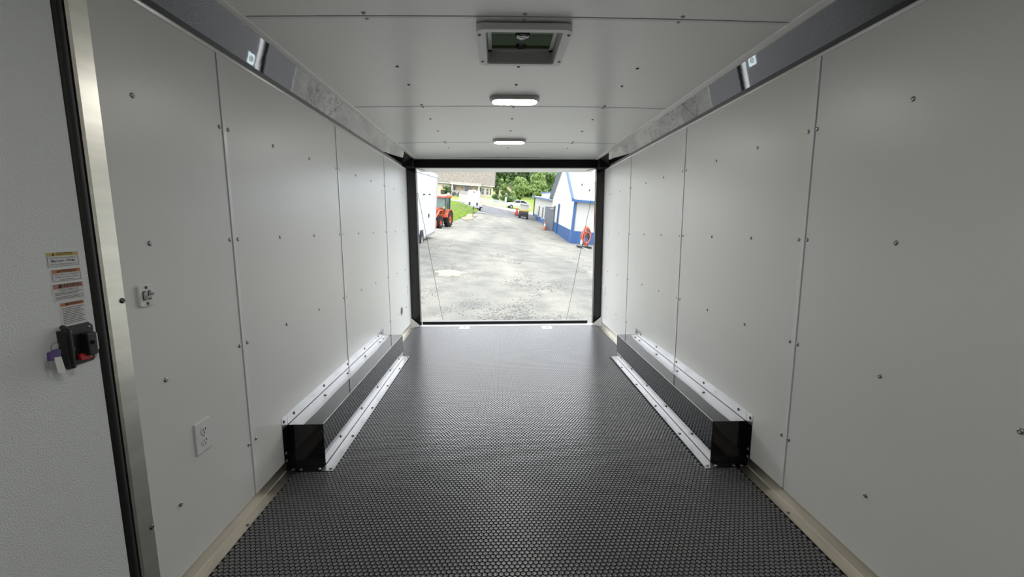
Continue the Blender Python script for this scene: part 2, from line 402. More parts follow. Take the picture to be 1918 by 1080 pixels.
sticker(1.0615, 1.142, 1.110, 1.146, M['yellowband'], 'CAUTION', .0095, [('Keep roof clear of snow and ice.', 1.1325, .0050, False), ('Max Load - 250 lbs.', 1.1248, .0076, True), ('Roof may collapse causing injury.', 1.1170, .0050, False)], 'yellow topped caution sticker')
sticker(1.0675, 1.1425, 1.074, 1.1045, M['orangeband'], 'WARNING', .0095, [('These trailers are not designed or', 1.0915, .0047, False), ('intended to be slept in without', 1.0855, .0047, False), ('proper ventilation.', 1.0795, .0047, False)], 'short orange topped warning sticker')
sticker(1.0655, 1.1445, 1.0245, 1.0695, M['fadedband'], 'WARNING', .0125, [('CHECK WHEEL LUGS', 1.0530, .0052, True)] + [(None, 1.0475-.0028*k, .0022, .008*(k % 3)) for k in range(3)] + [(None, 1.0372-.0028*k, .0022, .01*(k % 2)) for k in range(3)], 'faded orange topped warning sticker', border=False)
sticker(1.0765, 1.140, .965, 1.0225, M['orangeband'], 'WARNING', .0095, [(None, 1.0085-.0042*k, .0028, .004*((k*2) % 3)) for k in range(10)], 'tall orange topped warning sticker above the latch', border=False)

lt = part('latch_plate', MB().prism([(1.074, .862), (1.140, .862), (1.150, .872), (1.150, .953), (1.140, .963), (1.074, .963)], XL-.001, XL+.004, 'x'), M['blkplast'], dr)
lt['label'] = 'black flush door latch'
part('pull_bar', MB().tube([(XL+.003, 1.073, .964), (XL+.022, 1.066, .960), (XL+.024, 1.065, .915), (XL+.022, 1.066, .866), (XL+.003, 1.073, .862)], .006, 8), M['blkplast'], lt, smooth=True)
part('hasp_edge', MB().box((XL+.002, 1.056, .866), (XL+.024, 1.062, .958)), M['blkplast'], lt, bevel=.002)
part('latch_housing', MB().box((XL+.003, 1.1125, .880), (XL+.022, 1.139, .938)), M['blkplast'], lt, bevel=.003)
part('lock_cylinder', MB().lathe([(.0055, 0), (.0055, .0015), (.0035, .0015), (.0035, .0006)], (XL+.022, 1.124, .913), 'x', 14), M['matblk'], lt)
part('latch_label', MB().box((XL+.003, 1.1405, .886), (XL+.0052, 1.1585, .930)), M['paperdoor'], lt)
for k in range(6): part('fine_print', MB().box((XL+.005, 1.143, .924-.006*k), (XL+.0055, 1.155-.002*(k % 3), .926-.006*k)), M['inkg'], lt)
part('red_lever', MB().prism([(1.098, .887), (1.106, .889), (1.133, .874), (1.134, .870), (1.120, .870), (1.100, .872)], XL+.004, XL+.012, 'x'), M['red'], lt, bevel=.0015)
for y, z in ((1.090, .949), (1.140, .951), (1.092, .905), (1.145, .872)): screw(lt, (XL+.004, y, z), '+x', False, .42)

ky = thing('key_tag', 'purple and white key tag hanging from the black door latch', 'key tag', (XL+.03, 1.022, .93))
part('split_ring', MB().tube([(.002*math.sin(t), .009*math.cos(t), .009*math.sin(t)) for t in np.linspace(0, 2*math.pi, 14, endpoint=False)], .0011, 6, closed=True), M['screw'], ky)
part('purple_fob', MB().prism([(-.020, -.030), (.006, -.032), (.010, -.012), (.004, -.006), (-.018, -.010)], -.003, .004, 'x'), M['purple'], ky, bevel=.0015)
part('paper_tag', MB().prism([(-.010, -.024), (.006, -.026), (.010, -.052), (.012, -.066), (-.006, -.064), (-.008, -.05)], .004, .0055, 'x'), M['paper'], ky)
part('key_blade', MB().prism([(-.019, -.028), (-.0165, -.028), (-.014, -.052), (-.0165, -.053)], -.001, .001, 'x'), M['screw'], ky)

# ---------------------------------------------------------------- fittings on the walls
sw = thing('light_switch', 'small white double toggle switch plate beside the door jamb', 'light switch', (XL, 1.331, 1.002))
pr_ = []
for cx, cz, a0 in ((.019, .024, 0), (-.019, .024, 90), (-.019, -.024, 180), (.019, -.024, 270)):
    for k in range(5): t = R(a0+90*k/4); pr_.append((cx+.009*math.cos(t), cz+.009*math.sin(t)))
part('switch_plate', MB().prism(pr_, 0, .008, 'x'), M['plastw'], sw, bevel=.003)
for y, up_ in ((-.010, -1), (.010, 1)):
    part('toggle_slot', MB().box((.008, y-.006, -.014), (.0086, y+.006, .014)), M['blkplast'], sw)
    part('toggle', MB().prism([(y-.004, -.010), (y+.004, -.010), (y+.004, .010), (y-.004, .010)], .0082, .012, 'x'), M['plastg'], sw, bevel=.001)
    part('toggle_tip', MB().box((.010, y-.003, up_*.004-.004), (.022, y+.003, up_*.004+.004)), M['plastg'], sw, bevel=.0015)
for z in (.024, -.024): screw(sw, (.008, 0, z), '+x', True, .6)

ot = thing('wall_outlet', 'white two socket wall outlet low on the wall beside the door', 'outlet', (XL, 1.511, .465))
part('cover_plate', MB().box((0, -.042, -.058), (.006, .042, .058)), M['plastw'], ot, bevel=.004)
for z in (.020, -.020):
    s_ = part('socket', MB().lathe([(.0165, .005), (.0165, .0075), (.0155, .0082)], (0, 0, z), 'x', 18), M['plastw'], ot)
    for y in (-.006, .006): part('slot', MB().box((.0080, y-.0016, z-.001), (.0086, y+.0016, z+.008)), M['ink'], s_)
    part('ground_hole', MB().lathe([(.003, .008), (.003, .0086)], (0, 0, z-.008), 'x', 8), M['ink'], s_)
screw(ot, (.006, 0, 0), '+x', False, .4)

o = thing('wall_port', 'dark round port in the wall close to the rear post', 'wall port', (XL, 4.73, .293))
part('rim', MB().lathe([(.050, 0), (.050, .003), (.042, .004), (.040, .001)], (0, 0, 0), 'x', 22), M['plastg'], o)
part('port_cover', MB().lathe([(.040, .0005), (.039, .002)], (0, 0, 0), 'x', 22), M['blkplast'], o)
o = thing('switch_box', 'thin white cover plate at the rear edge of the wall with the port', 'cover plate', (XL, 5.10, .479))
part('plate', MB().box((0, -.035, -.055), (.006, .035, .055)), M['plastw'], o, bevel=.002); screw(o, (.006, 0, .03), '+x', True, .4)
o = thing('latch_plate', 'narrow white plate above the thin cover plate by the rear post', 'plate', (XL, 5.185, 1.01))
part('plate', MB().box((0, -.018, -.028), (.005, .018, .028)), M['plastw'], o, bevel=.001); screw(o, (.005, 0, 0), '+x', True, .4)
o = thing('cover_plate', 'white cover plate at the rear edge of the wall without a door', 'cover plate', (XR, 5.105, .456))
part('plate', MB().box((-.006, -.045, -.055), (0, .045, .055)), M['plastw'], o, bevel=.002); screw(o, (-.006, 0, .02), '-x', True, .4)

# ---------------------------------------------------------------- wheel boxes
def wheel_box(L):
    s = 1 if L else -1; W = XL if L else XR
    y0, y1 = (2.112, 3.965) if L else (2.072, 3.888); wd = .175 if L else .170; h = .22
    dzr = 0 if L else -.006
    fx = .234 if L else .224
    o = thing('wheel_box', 'gloss black wheel box along the wall with the door' if L else 'gloss black wheel box along the wall opposite the door', 'wheel box', (W, y0, 0), group='wheel boxes beside the floor')
    ln = y1-y0
    X = lambda x: s*x
    part('box_body', MB().box((0, 0, 0), (X(wd), ln, h)), M['gloss_box'], o, bevel=.003)
    t = .0016
    a = part('wall_flange', MB().add([(X(.0), .001, h), (X(.0), ln-.0, h), (X(0), ln, h+.062), (X(0), -.004, h+.06), (X(t), .001, h), (X(t), ln, h), (X(t), ln, h+.062), (X(t), -.004, h+.06)],
             [(0,1,2,3),(4,7,6,5),(0,4,5,1),(1,5,6,2),(2,6,7,3),(3,7,4,0)]), M['alu'], o)
    for y in (.071, .464, .882, 1.277, 1.669, 1.78): screw(a, (X(t), y, h+.032), '+x' if L else '-x', True)
    n = 14; ys = np.linspace(.0, ln-.14, n)
    wv = [.080 + .0025*math.sin(k*1.3) - (.012 if k > 10 else 0) for k in range(n)]
    tp = [(X(0), ys[0])] + [(X(wv[k]), ys[k]) for k in range(n)] + [(X(.05), ln-.03), (X(0), ln-.03)]
    b = part('top_flange', MB().prism(tp, h, h+t, 'z'), M['alu'], o)
    for y in (.384, .773, 1.167, 1.586, 1.70): screw(b, (X(.038), y, h+t), '+z', True)
    part('painted_crease', MB().box((X(t), .003, h+t), (X(t+.0022), ln-.03, h+t+.0012)), M['dark'], o)  # dark strip paints the shaded fold of the wall angle
    part('edge_highlight', MB().box((X(wd-.003), .004, h-.0005), (X(wd+.0008), ln-.004, h+.0012)), M['trimw'], o)  # white strip paints the highlight along the inner top edge
    part('painted_crease', MB().box((X(wd+t), .003, .0024), (X(wd+t+.0022), ln-.02, .0036)), M['dark'], o)  # dark strip paints the shaded fold beside the floor flange
    e = part('end_tab', MB().box((0, -.057, h+.002), (X(t), -.004, h+.058)), M['alu'], o); screw(e, (X(t), -.036, h+.033), '+x' if L else '-x', True)
    sd = part('side_flange', MB().box((X(wd), .002, 0), (X(wd+t), ln-.02, .058)), M['alu'], o)
    for y in (.218, .60, .974, 1.35, 1.66): screw(sd, (X(wd+t), y, .046), '+x' if L else '-x', True)
    ff = part('floor_flange', MB().prism([(X(wd), -.058), (X(fx), -.060), (X(fx-.008), ln+.03), (X(wd-.04), ln+.03), (X(wd), ln)], .0, .0024, 'z'), M['alu'], o)
    for y in (.308, .706, 1.115, 1.523, 1.853): screw(ff, (X(fx-.022), y, .0024), '+z', True)
    screw(ff, (X(fx-.018), -.038, .0024), '+z', False)
    fr = part('front_flange', MB().box((X(.0), -.058, 0), (X(wd), -.001, .0024)), M['alud'], o)
    for x in (.03, .069, .161): screw(fr, (X(x), -.04, .0024), '+z', False)
    fv = part('front_wall_flange', MB().box((0, -.057, 0), (X(t), 0, h+.002)), M['gloss_box'], o)  # black material stands in for the dark reflection in this flange
    for z in (.05, .09): screw(fv, (X(t), -.04, z), '+x' if L else '-x', False)
wheel_box(True); wheel_box(False)

# tie-down plates at the rear of the floor
for x, y, lb in ((-.417, 5.145, 'zinc tie-down plate in the floor by the sill, on the door side'), (.574, 5.12, 'zinc tie-down plate in the floor by the sill, away from the door')):
    o = thing('tie_down', lb, 'tie-down', (x, y, 0), group='floor tie-downs')
    a = .058; q = [(a-.012, -.068), (a, -.056), (a, .056), (a-.012, .068), (-a+.012, .068), (-a, .056), (-a, -.056), (-a+.012, -.068)]
    part('plate', MB().prism(q, -.001, .003, 'z'), M['zinc'] if 'zinc' in M else M.setdefault('zinc', mat('blue_zinc', (.72, .86, .90), .3, metal=.6)), o)
    part('ring', MB().tube([(.028*math.cos(t), .028*math.sin(t), .007+.003*math.sin(t)) for t in np.linspace(0, 2*math.pi, 18, endpoint=False)], .004, 6, closed=True), M['screw'], o, smooth=True)
    part('cup', MB().lathe([(.036, .003), (.036, .0034), (.030, .0034)], n=18), M['strip'], o)

# ---------------------------------------------------------------- roof vent and lamps
rv = thing('roof_vent', 'square roof vent with smoked lid and crank knob in the ceiling', 'roof vent', (.1055, 1.972, 1.962))
def rring(w0, d0, r0, w1, d1, r1, z0, z1, mb, n=6):
    def loop(w_, d_, r_, z):
        L_ = []
        for cx, cy, a0 in ((w_-r_, d_-r_, 0), (-w_+r_, d_-r_, 90), (-w_+r_, -d_+r_, 180), (w_-r_, -d_+r_, 270)):
            for k in range(n): t = R(a0+90*k/(n-1)); L_.append((cx+r_*math.cos(t), cy+r_*math.sin(t), z))
        return L_
    A = loop(w0, d0, r0, z1); B = loop(w0, d0, r0, z0); C = loop(w1, d1, r1, z0); D = loop(w1, d1, r1, z1)
    m = len(A); fs = []
    for a, b in ((0, 1), (1, 2), (2, 3)):
        for k in range(m): fs.append((a*m+k, a*m+(k+1) % m, b*m+(k+1) % m, b*m+k))
    mb.add(A+B+C+D, fs); return mb
part('frame', rring(.187, .191, .035, .152, .166, .014, -.016, .008, MB()), M['plastw'], rv, smooth=True)
part('shaft', rring(.156, .170, .016, .149, .163, .014, -.010, .045, MB()), M['plastg'], rv, smooth=True)
for x, y in ((-.175, -.14), (.175, -.145), (-.172, .135), (.175, .132)): screw(rv, (x, y, -.016), '-z', True, .8)
lid = part('lid', MB().box((-.20, -.22, .145), (.20, .25, .15)).box((-.20, .245, .03), (.20, .25, .145)).box((-.205, -.22, .03), (-.20, .25, .15)).box((.20, -.22, .03), (.205, .25, .15)).box((-.2, -.225, .03), (.2, -.22, .15)), M['smoke'], rv)
part('lid_rail', MB().box((-.19, .225, .072), (.19, .243, .088)), mat('tan_rail', (.20, .17, .10), .5), rv)
rl_ = part('dark_rail', MB().box((-.19, .22, .048), (.19, .243, .07)), M['blkplast'], rv)
for k in range(12): part('rivet', MB().lathe([(.0032, 0), (.0022, -.002)], (-.165+.03*k, .22, .063), 'y', 8), M['plastw'], rl_)
for x in (-.138, .138): part('screen_bar', MB().box((x-.008, -.16, .034), (x+.008, .16, .042)), M['plastw'], rv)
part('screen_end_bar', MB().box((-.15, .135, .034), (.15, .165, .04)), M['plastg'], rv)
part('crank_arm', MB().prism([(-.009, -.05), (.012, -.05), (.010, .10), (.022, .115), (.016, .13), (-.014, .13), (-.022, .115), (-.008, .10)], .036, .05, 'z'), M['blkplast'], rv)
kb = part('crank_knob', MB().lathe([(.030, 0), (.031, -.010), (.027, -.016)], (.0, -.035, .036), 'z', 16), M['blkplast'], rv, smooth=True)
part('knob_badge', MB().prism([(-.026, -.02), (-.006, -.012), (.004, -.020), (.016, -.010), (.026, -.018), (.022, .004), (.006, .014), (-.004, .022), (-.022, .010)], -.019, -.0155, 'z'), M['plastw'], kb, loc=(0, -.035, .036))
part('knob_slot', MB().prism([(-.024, -.008), (-.022, -.011), (.025, .003), (.023, .006)], -.0195, -.0189, 'z'), M['blkplast'], kb, loc=(0, -.035, .036))

def dome(y, label, x=.103):
    z = zc(x)
    o = thing('ceiling_lamp', label, 'ceiling lamp', (x, y, z), group='oval ceiling lamps')
    q = []
    hw, hd = .152, .068
    for cx, a0 in ((hw-hd*.6, -90), (-hw+hd*.6, 90)):
        for k in range(9):
            t = R(a0+180*k/8); q.append((cx+hd*.6*math.cos(t), hd*math.sin(t)))
    part('housing', MB().prism(q, -.014, 0, 'z'), M['plastg'], o, bevel=.003)
    ln = part('lens', MB().prism([(a*.90, b*.86) for a, b in q], -.024, -.013, 'z'), M['plastw'], o)
    ln.data.materials.append(M['lens'])
    for p in ln.data.polygons:
        if p.normal.z < -.9: p.material_index = 1
dome(2.79, 'oval ceiling lamp between the roof vent and the farther lamp')
dome(4.09, 'oval ceiling lamp nearest the open rear end')
dome(.25, 'unseen oval fill lamp added next to the nose end lamp')  # unseen lamp behind the camera, added to fill the near end
dome(-1.0, 'unseen oval fill lamp added closest to the nose wall')  # another added fill lamp out of view

# ================================================================ the yard behind the trailer
TILT = (R(4.0), R(5.0), 0)          # the trailer stands nose-low and rolled, so level things outside lean in its frame
CP = np.array([(-1.3,7.9,-.5),(1.6,7.9,-.53),(-3.13,17.5,.6),(-4.3,33,1.03),(-3.87,35,1.2),(-4.0,38,1.5),(-2.24,46,2.55),(-5,50,4.05),
    (4.59,28,.13),(4.92,40,.91),(4.53,61,2.6),(4.7,24,.03),(-.2,47,2.34),(2.9,50.5,2.0),(3.14,56,2.12),(-1.98,58,4.05),(3.95,60,3.0),(-6.5,62,5.1),
    (4.2,64,3.4),(-5.2,63,4.75),(.95,63,3.92),(3,72,4.05),(-11.2,85,7.3),(-.95,85,6.85),(6,85,5.5),(-15,40,3.2),(-8,30,1.6),(-4,4,-.6),(4,4,-.6),(0,3,-.62),
    (-3.64,48,3.7),(-3.1,47,3.05),(-2.2,49.6,2.75),(12,28,-.4),(12,60,1.6),(4,112,8.2),(-30,112,12),(30,112,7.5),(0,25,.42),(0,35,1.25),(-30,60,6),(30,60,.8)], float)
def rbf():
    X = CP[:, :2]; n = len(X); K = np.linalg.norm(X[:, None]-X[None], axis=2) + np.eye(n)*-0.4
    A = np.zeros((n+3, n+3)); A[:n, :n] = K; A[:n, n] = 1; A[:n, n+1:] = X; A[n, :n] = 1; A[n+1:, :n] = X.T
    return np.linalg.solve(A, np.r_[CP[:, 2], 0, 0, 0])
_w = rbf()
def H(x, y):
    x = np.asarray(x, float); y = np.asarray(y, float)
    dd = np.hypot(x[..., None]-CP[:, 0], y[..., None]-CP[:, 1])
    return dd@_w[:len(CP)] + _w[len(CP)] + _w[len(CP)+1]*x + _w[len(CP)+2]*y
def sheet(name, U, V, fn, m, dz, label, cat):
    """ground sheet over parameters u, v -> (x, y), laid on the terrain"""
    uu, vv = np.meshgrid(U, V); x, y = fn(uu, vv); z = H(x, y) + dz
    nu, nv = len(U), len(V)
    vs = np.stack([x, y, z], -1).reshape(-1, 3).tolist()
    fs = [(j*nu+i, j*nu+i+1, (j+1)*nu+i+1, (j+1)*nu+i) for j in range(nv-1) for i in range(nu-1)]
    o = part(name, MB().add(vs, fs), m)
    for p in o.data.polygons: p.use_smooth = True
    return struct(o, label, cat)

def gravel_mat():
    m = mat('pale_gravel', (.17, .165, .15), .95, spec=.2); nt = m.node_tree; b = nt.nodes['Principled BSDF']
    tc = nt.nodes.new('ShaderNodeTexCoord').outputs['Object']
    def noise(sc, det, st=None):
        n = nt.nodes.new('ShaderNodeTexNoise'); n.inputs['Scale'].default_value = sc; n.inputs['Detail'].default_value = det
        if st:
            mp = nt.nodes.new('ShaderNodeMapping'); mp.inputs['Scale'].default_value = st; nt.links.new(tc, mp.inputs[0]); nt.links.new(mp.outputs[0], n.inputs['Vector'])
        else: nt.links.new(tc, n.inputs['Vector'])
        return n.outputs['Fac']
    def ramp(fac, p0, c0, p1, c1):
        r = nt.nodes.new('ShaderNodeValToRGB'); e = r.color_ramp.elements
        e[0].position = p0; e[0].color = (*c0, 1); e[1].position = p1; e[1].color = (*c1, 1); nt.links.new(fac, r.inputs[0]); return r.outputs[0]
    def mix(a, bb, fac, mode='MULTIPLY'):
        x = nt.nodes.new('ShaderNodeMix'); x.data_type = 'RGBA'; x.blend_type = mode; x.inputs[0].default_value = fac
        nt.links.new(a, x.inputs[6]); nt.links.new(bb, x.inputs[7]); return x.outputs[2]
    big = ramp(noise(.5, 6, (1, .22, 1)), .36, (.128, .128, .122), .64, (.196, .190, .173))
    mid = ramp(noise(1.6, 7), .33, (.80, .80, .80), .62, (1.12, 1.11, 1.07))
    vo = nt.nodes.new('ShaderNodeTexVoronoi'); vo.inputs['Scale'].default_value = 45; nt.links.new(tc, vo.inputs['Vector'])
    fine = ramp(vo.outputs['Color'], .1, (.80, .80, .80), .9, (1.16, 1.15, 1.10))
    c = mix(mix(big, mid, 1.0), fine, .8); nt.links.new(c, b.inputs['Base Color'])
    bp = nt.nodes.new('ShaderNodeBump'); bp.inputs['Distance'].default_value = .006; nt.links.new(vo.outputs['Distance'], bp.inputs['Height']); nt.links.new(bp.outputs[0], b.inputs['Normal'])
    return m
M['gravel'] = gravel_mat()
M['lawn'] = mat('mown_grass', (.13, .20, .04), .9, spec=.1, col2=(.24, .29, .075), vscale=.8, bump=.05, bscale=12)
M['asph'] = mat('asphalt', (.105, .105, .112), .9, spec=.2, var=.15, vscale=1.5)
M['conc'] = mat('concrete_edge', (.215, .205, .19), .9, spec=.2, var=.08, vscale=2)
yE = lambda x: 46.2 + np.clip((x+2.24)*.75, -1, 5.2)
yR = lambda x: 58.0 + .30*(x+2)
sheet('lawn', np.linspace(-70, 70, 90), np.linspace(30, 150, 90), lambda u, v: (u, v), M['lawn'], -.10, 'green lawn and field beyond the gravel lot', 'lawn')
sheet('gravel_lot', np.linspace(0, 1, 60), np.linspace(0, 1, 110),
      lambda u, v: ((lambda y: ((np.interp(y, [3, 36.8, 38, 46, 60], [-16, -16, -4.1, -2.3, -2.3]))*(1-u) + np.where(y < 45, 16, 16)*u, y))(3+v*43.2)), M['gravel'], 0.0, 'pale gravel lot rising away from the trailer', 'gravel')
sheet('gravel_apron', np.linspace(-2.3, 16, 50), np.linspace(0, 1, 12), lambda u, v: (u, 46.2+v*(yE(u)-46.2)), M['gravel'], .0, 'gravel apron where the lot meets the road', 'gravel')
sheet('road', np.linspace(-40, 30, 80), np.linspace(0, 1, 14), lambda u, v: (u, yE(u)*(1-v)+yR(u)*v), M['asph'], -.02, 'grey asphalt road crossing behind the gravel lot', 'road')
sheet('road_edge_line', np.linspace(-2.2, 9, 40), np.linspace(0, 1, 3), lambda u, v: (u, yE(u)+.1+v*.9), M['conc'], .03, 'pale concrete strip where gravel meets road', 'road edge')
sheet('concrete_strip', np.linspace(-40, 30, 80), np.linspace(0, 1, 6), lambda u, v: (u, yR(u)+v*4.2), M['conc'], .0, 'pale concrete strip along the far side of the road', 'sidewalk')
M['earth'] = mat('bare_earth', (.24, .17, .12), .95, spec=.1, col2=(.22, .20, .165), vscale=2)
sheet('bare_earth', np.linspace(0, 1, 14), np.linspace(0, 1, 14), lambda u, v: (-3.0+1.0*(u-.5)*np.sqrt(np.clip(1-(2*v-1)**2, .001, 1))*(1+.3*np.sin(9*v))+.5*v, 40.0+4.6*v), M['earth'], .04, 'reddish bare earth at the foot of the grass bank', 'earth')

sheet('sand_patch', np.linspace(0, 1, 10), np.linspace(0, 1, 10), lambda u, v: (-1.35+.85*(u-.5)*np.sqrt(np.clip(1-(2*v-1)**2, .001, 1))*(1+.35*np.sin(7*v+2)), 11.6+.9*v+.12*np.sin(9*u)), mat('pale_sand', (.225, .212, .18), .95, spec=.1, var=.1, vscale=4), .006, 'small pale sandy patch on the gravel lot', 'sand patch')

def scatter(name, pts, sizes, m, label, cat, flat=.6):
    n = len(pts); base = np.array([(1,0,0),(0,1,0),(-1,0,0),(0,-1,0),(0,0,1),(0,0,-1)], float)
    F0 = [(0,1,4),(1,2,4),(2,3,4),(3,0,4),(1,0,5),(2,1,5),(3,2,5),(0,3,5)]
    ang = rng.uniform(0, 6.28, n); c, s = np.cos(ang), np.sin(ang); jit = rng.uniform(.6, 1.2, (n, 6, 1))
    V = base[None]*jit*sizes[:, None, None]; V[..., 2] *= flat
    x = V[..., 0]*c[:, None]-V[..., 1]*s[:, None]; y = V[..., 0]*s[:, None]+V[..., 1]*c[:, None]
    V = np.stack([x, y, V[..., 2]], -1)+pts[:, None, :]
    F = [tuple(6*i+k for k in f) for i in range(n) for f in F0]
    o = part(name, MB().add(V.reshape(-1, 3).tolist(), F), m); return tag(o, label, cat, None, 'stuff')
n = 16000; py = 7.6 + 13*rng.random(n)**1.8; px = np.clip(rng.uniform(-1, 1, n)*(.7+.16*py), -2.6, 3.2) + .1
keep = (np.sin(px*2.3+1.1*np.sin(py*.9))+np.sin(py*1.7+px)+.9*np.sin(px*5.1-py*2.2)+rng.normal(size=n)*.7 - .11*(py-7.6)) > .75
px, py = px[keep], py[keep]; n = len(px)
scatter('loose_stones', np.stack([px, py, H(px, py)+.004], -1), rng.uniform(.006, .020, n)*(1+.02*py), mat('loose_stone', (.085, .085, .082), .9, col2=(.24, .232, .218), vscale=7, spec=.2), 'loose grey stones strewn over the gravel lot', 'stones')

# foliage: leaf quads scattered through overlapping lobes
def leaves(lobes, n, size):
    tot = sum(r*r for *_, r in lobes); V = []; F = []
    for (cx, cy, cz, r) in lobes:
        k = max(8, int(n*r*r/tot)); d = rng.normal(size=(k, 3)); d /= np.linalg.norm(d, axis=1)[:, None]
        rad = r*(.72+.30*rng.random(k)); p = np.array([cx, cy, cz])+d*rad[:, None]*np.array([1, 1, .85])
        a = rng.normal(size=(k, 3)); a += d*.2; u = np.cross(d, a); u /= np.linalg.norm(u, axis=1)[:, None]; v = np.cross(d+.5*rng.normal(size=(k, 3)), u); v /= np.linalg.norm(v, axis=1)[:, None]
        s = size*rng.uniform(.6, 1.3, k)[:, None]
        q = np.stack([p-u*s, p-v*s*.7, p+u*s, p+v*s*.7], 1).reshape(-1, 3); o = len(V)
        V += q.tolist(); F += [(o+4*i, o+4*i+1, o+4*i+2, o+4*i+3) for i in range(k)]
    return MB().add(V, F)
def lobes_in(w, d, h, z0, n, r):
    out = [(0, 0, z0+h*.5, min(w, h)*.36)]
    for _ in range(n):
        t = rng.random()*6.28; q = rng.random()**.5; zz = rng.random()
        k = math.sin(math.pi*(.15+.75*zz)); out.append((w*.5*q*k*math.cos(t), d*.5*q*k*math.sin(t), z0+h*zz, r*rng.uniform(.7, 1.15)))
    return out
GREEN = {'dark': ((.045, .085, .028), (.095, .155, .055)), 'mid': ((.08, .145, .04), (.14, .21, .075)), 'light': ((.12, .19, .045), (.21, .28, .10)), 'blue': ((.075, .125, .10), (.125, .18, .15))}  # the blue set holds distance haze in its colour
for k, (a, b) in GREEN.items(): M['leaf_'+k] = mat('leaf_'+k, a, .6, col2=b, vscale=1.3, spec=.3, transl=.25)
M['bark'] = mat('bark', (.06, .045, .035), .9, var=.2, vscale=6)
def tree(x, y, w, h, z0, hue, label, group='trees beyond the road', n=2600, size=.33, nl=16, stems=True, name='leafy_tree'):
    o = thing(name, label, 'tree' if stems else 'shrub', (x, y, float(H(x, y))-.1), TILT, group)
    if stems: part('trunk', MB().tube([(0, 0, -.2), (.1, 0, z0+h*.3), (.15, .05, z0+h*.6)], [w*.045, w*.03, w*.012], 8), M['bark'], o)
    part('crown', leaves(lobes_in(w, w*.8, h, z0, nl, w*.20), n, size), M['leaf_'+hue], o)
    return o
tree(2.6, 108, 9.5, 9.5, 1.6, 'dark', 'large dark green tree with a wide crown above the white car', n=4200, size=.42, nl=26)
tree(4.0, 84, 4.4, 4.0, .5, 'light', 'small pale green tree standing behind the white car', n=2400, size=.22)
tree(11.8, 116, 8, 7.6, 1.0, 'mid', 'tall mid green tree beside the gable of the white building', n=3600, size=.40, nl=22)
tree(8.6, 96, 4.6, 5.2, 1.0, 'light', 'rounded bright green tree above the low annex roof', n=2600, size=.28)
tree(7.2, 122, 7.5, 8.2, 1.0, 'dark', 'dark tree in the gap between the wide crown and the mid green tree', n=3200, size=.42, nl=20)
tree(.9, 88, 2.0, 4.4, .2, 'light', 'slim pale green tree at the corner of the house', n=1300, size=.2, nl=10)
tree(-4, 118, 8, 10, 2, 'mid', 'tall green tree rising behind the ridge of the house', n=3000, size=.45, nl=20)
tree(22, 110, 8, 9.5, 1.0, 'dark', 'dark green tree partly behind the white building', n=3000, size=.42, nl=20)
tree(-14, 116, 9, 11, 2, 'dark', 'dark tree behind the house on the side of the tall trailer', n=2400, size=.5, nl=18)
tree(-9.6, 82.6, 1.7, 1.6, .05, 'dark', 'rounded dark shrub in front of the house windows', 'shrubs by the house', 900, .12, 10, False, 'shrub')
tree(-.35, 79, 2.2, 1.0, .05, 'dark', 'clipped dark hedge behind the white picket fence', 'shrubs by the house', 1300, .11, 12, False, 'hedge')
tree(1.6, 80.5, 3.0, 1.2, .0, 'mid', 'loose green shrub between the hedge and the pale tree', 'shrubs by the house', 1100, .14, 10, False, 'shrub')

# wooded hill on the horizon
def hill():
    U = np.linspace(-420, 420, 110); V = np.linspace(0, 1, 24)
    uu, vv = np.meshgrid(U, V); y = 330+vv*180
    z = 22 + 46*np.sin(vv*math.pi/2) + 7*np.sin(uu*.013+1)+4*np.sin(uu*.041) + rng.normal(size=uu.shape)*1.6
    z[0] = -10
    nu = len(U); vs = np.stack([uu, y, z], -1).reshape(-1, 3).tolist()
    fs = [(j*nu+i, j*nu+i+1, (j+1)*nu+i+1, (j+1)*nu+i) for j in range(len(V)-1) for i in range(nu-1)]
    o = part('wooded_hill', MB().add(vs, fs), mat('haze_tinted_wood', (.075, .125, .10), .95, col2=(.12, .175, .145), vscale=.16, spec=.1, bump=3, bscale=.25, detail=8))  # bluish haze of distance is put into this green
    struct(o, 'haze tinted blue green wooded hill on the horizon', 'hill')
    pts = np.stack([rng.uniform(-90, 140, 5200), rng.uniform(332, 430, 5200)], -1)
    vz = (pts[:, 1]-330)/180; zz = 20 + 46*np.sin(vz*math.pi/2) + 7*np.sin(pts[:, 0]*.013+1)+4*np.sin(pts[:, 0]*.041)
    scatter('hill_canopy', np.c_[pts, zz+1.5], rng.uniform(1.6, 3.6, 5200), M['leaf_blue'], 'dense far tree canopy covering the hill', 'trees', .8)  # leaf colour carries the same painted haze
hill()

# grass blades on the bank beside the gravel
def blades(n):
    x = rng.uniform(-9, -2.2, n); y = rng.uniform(38, 52, n)
    k = (x < np.interp(y, [38, 46, 50], [-4.1, -2.5, -2.0])) & ((y < 48.9) | (x < -4.2)); x, y = x[k], y[k]; z = H(x, y)-.1
    h = rng.uniform(.08, .26, len(x)); a = rng.uniform(0, 6.28, len(x)); dx, dy = np.cos(a)*.05, np.sin(a)*.05; l = rng.normal(size=(2, len(x)))*.06
    V = np.stack([np.stack([x-dx, y-dy, z], -1), np.stack([x+dx, y+dy, z], -1), np.stack([x+l[0], y+l[1], z+h], -1)], 1).reshape(-1, 3)
    o = part('bank_grass', MB().add(V.tolist(), [(3*i, 3*i+1, 3*i+2) for i in range(len(x))]), mat('bank_grass', (.20, .30, .06), .7, col2=(.32, .40, .11), vscale=2, spec=.1, transl=.3))
    tag(o, 'bright green grass growing on the bank behind the orange tractor', 'grass', None, 'stuff')
blades(26000)

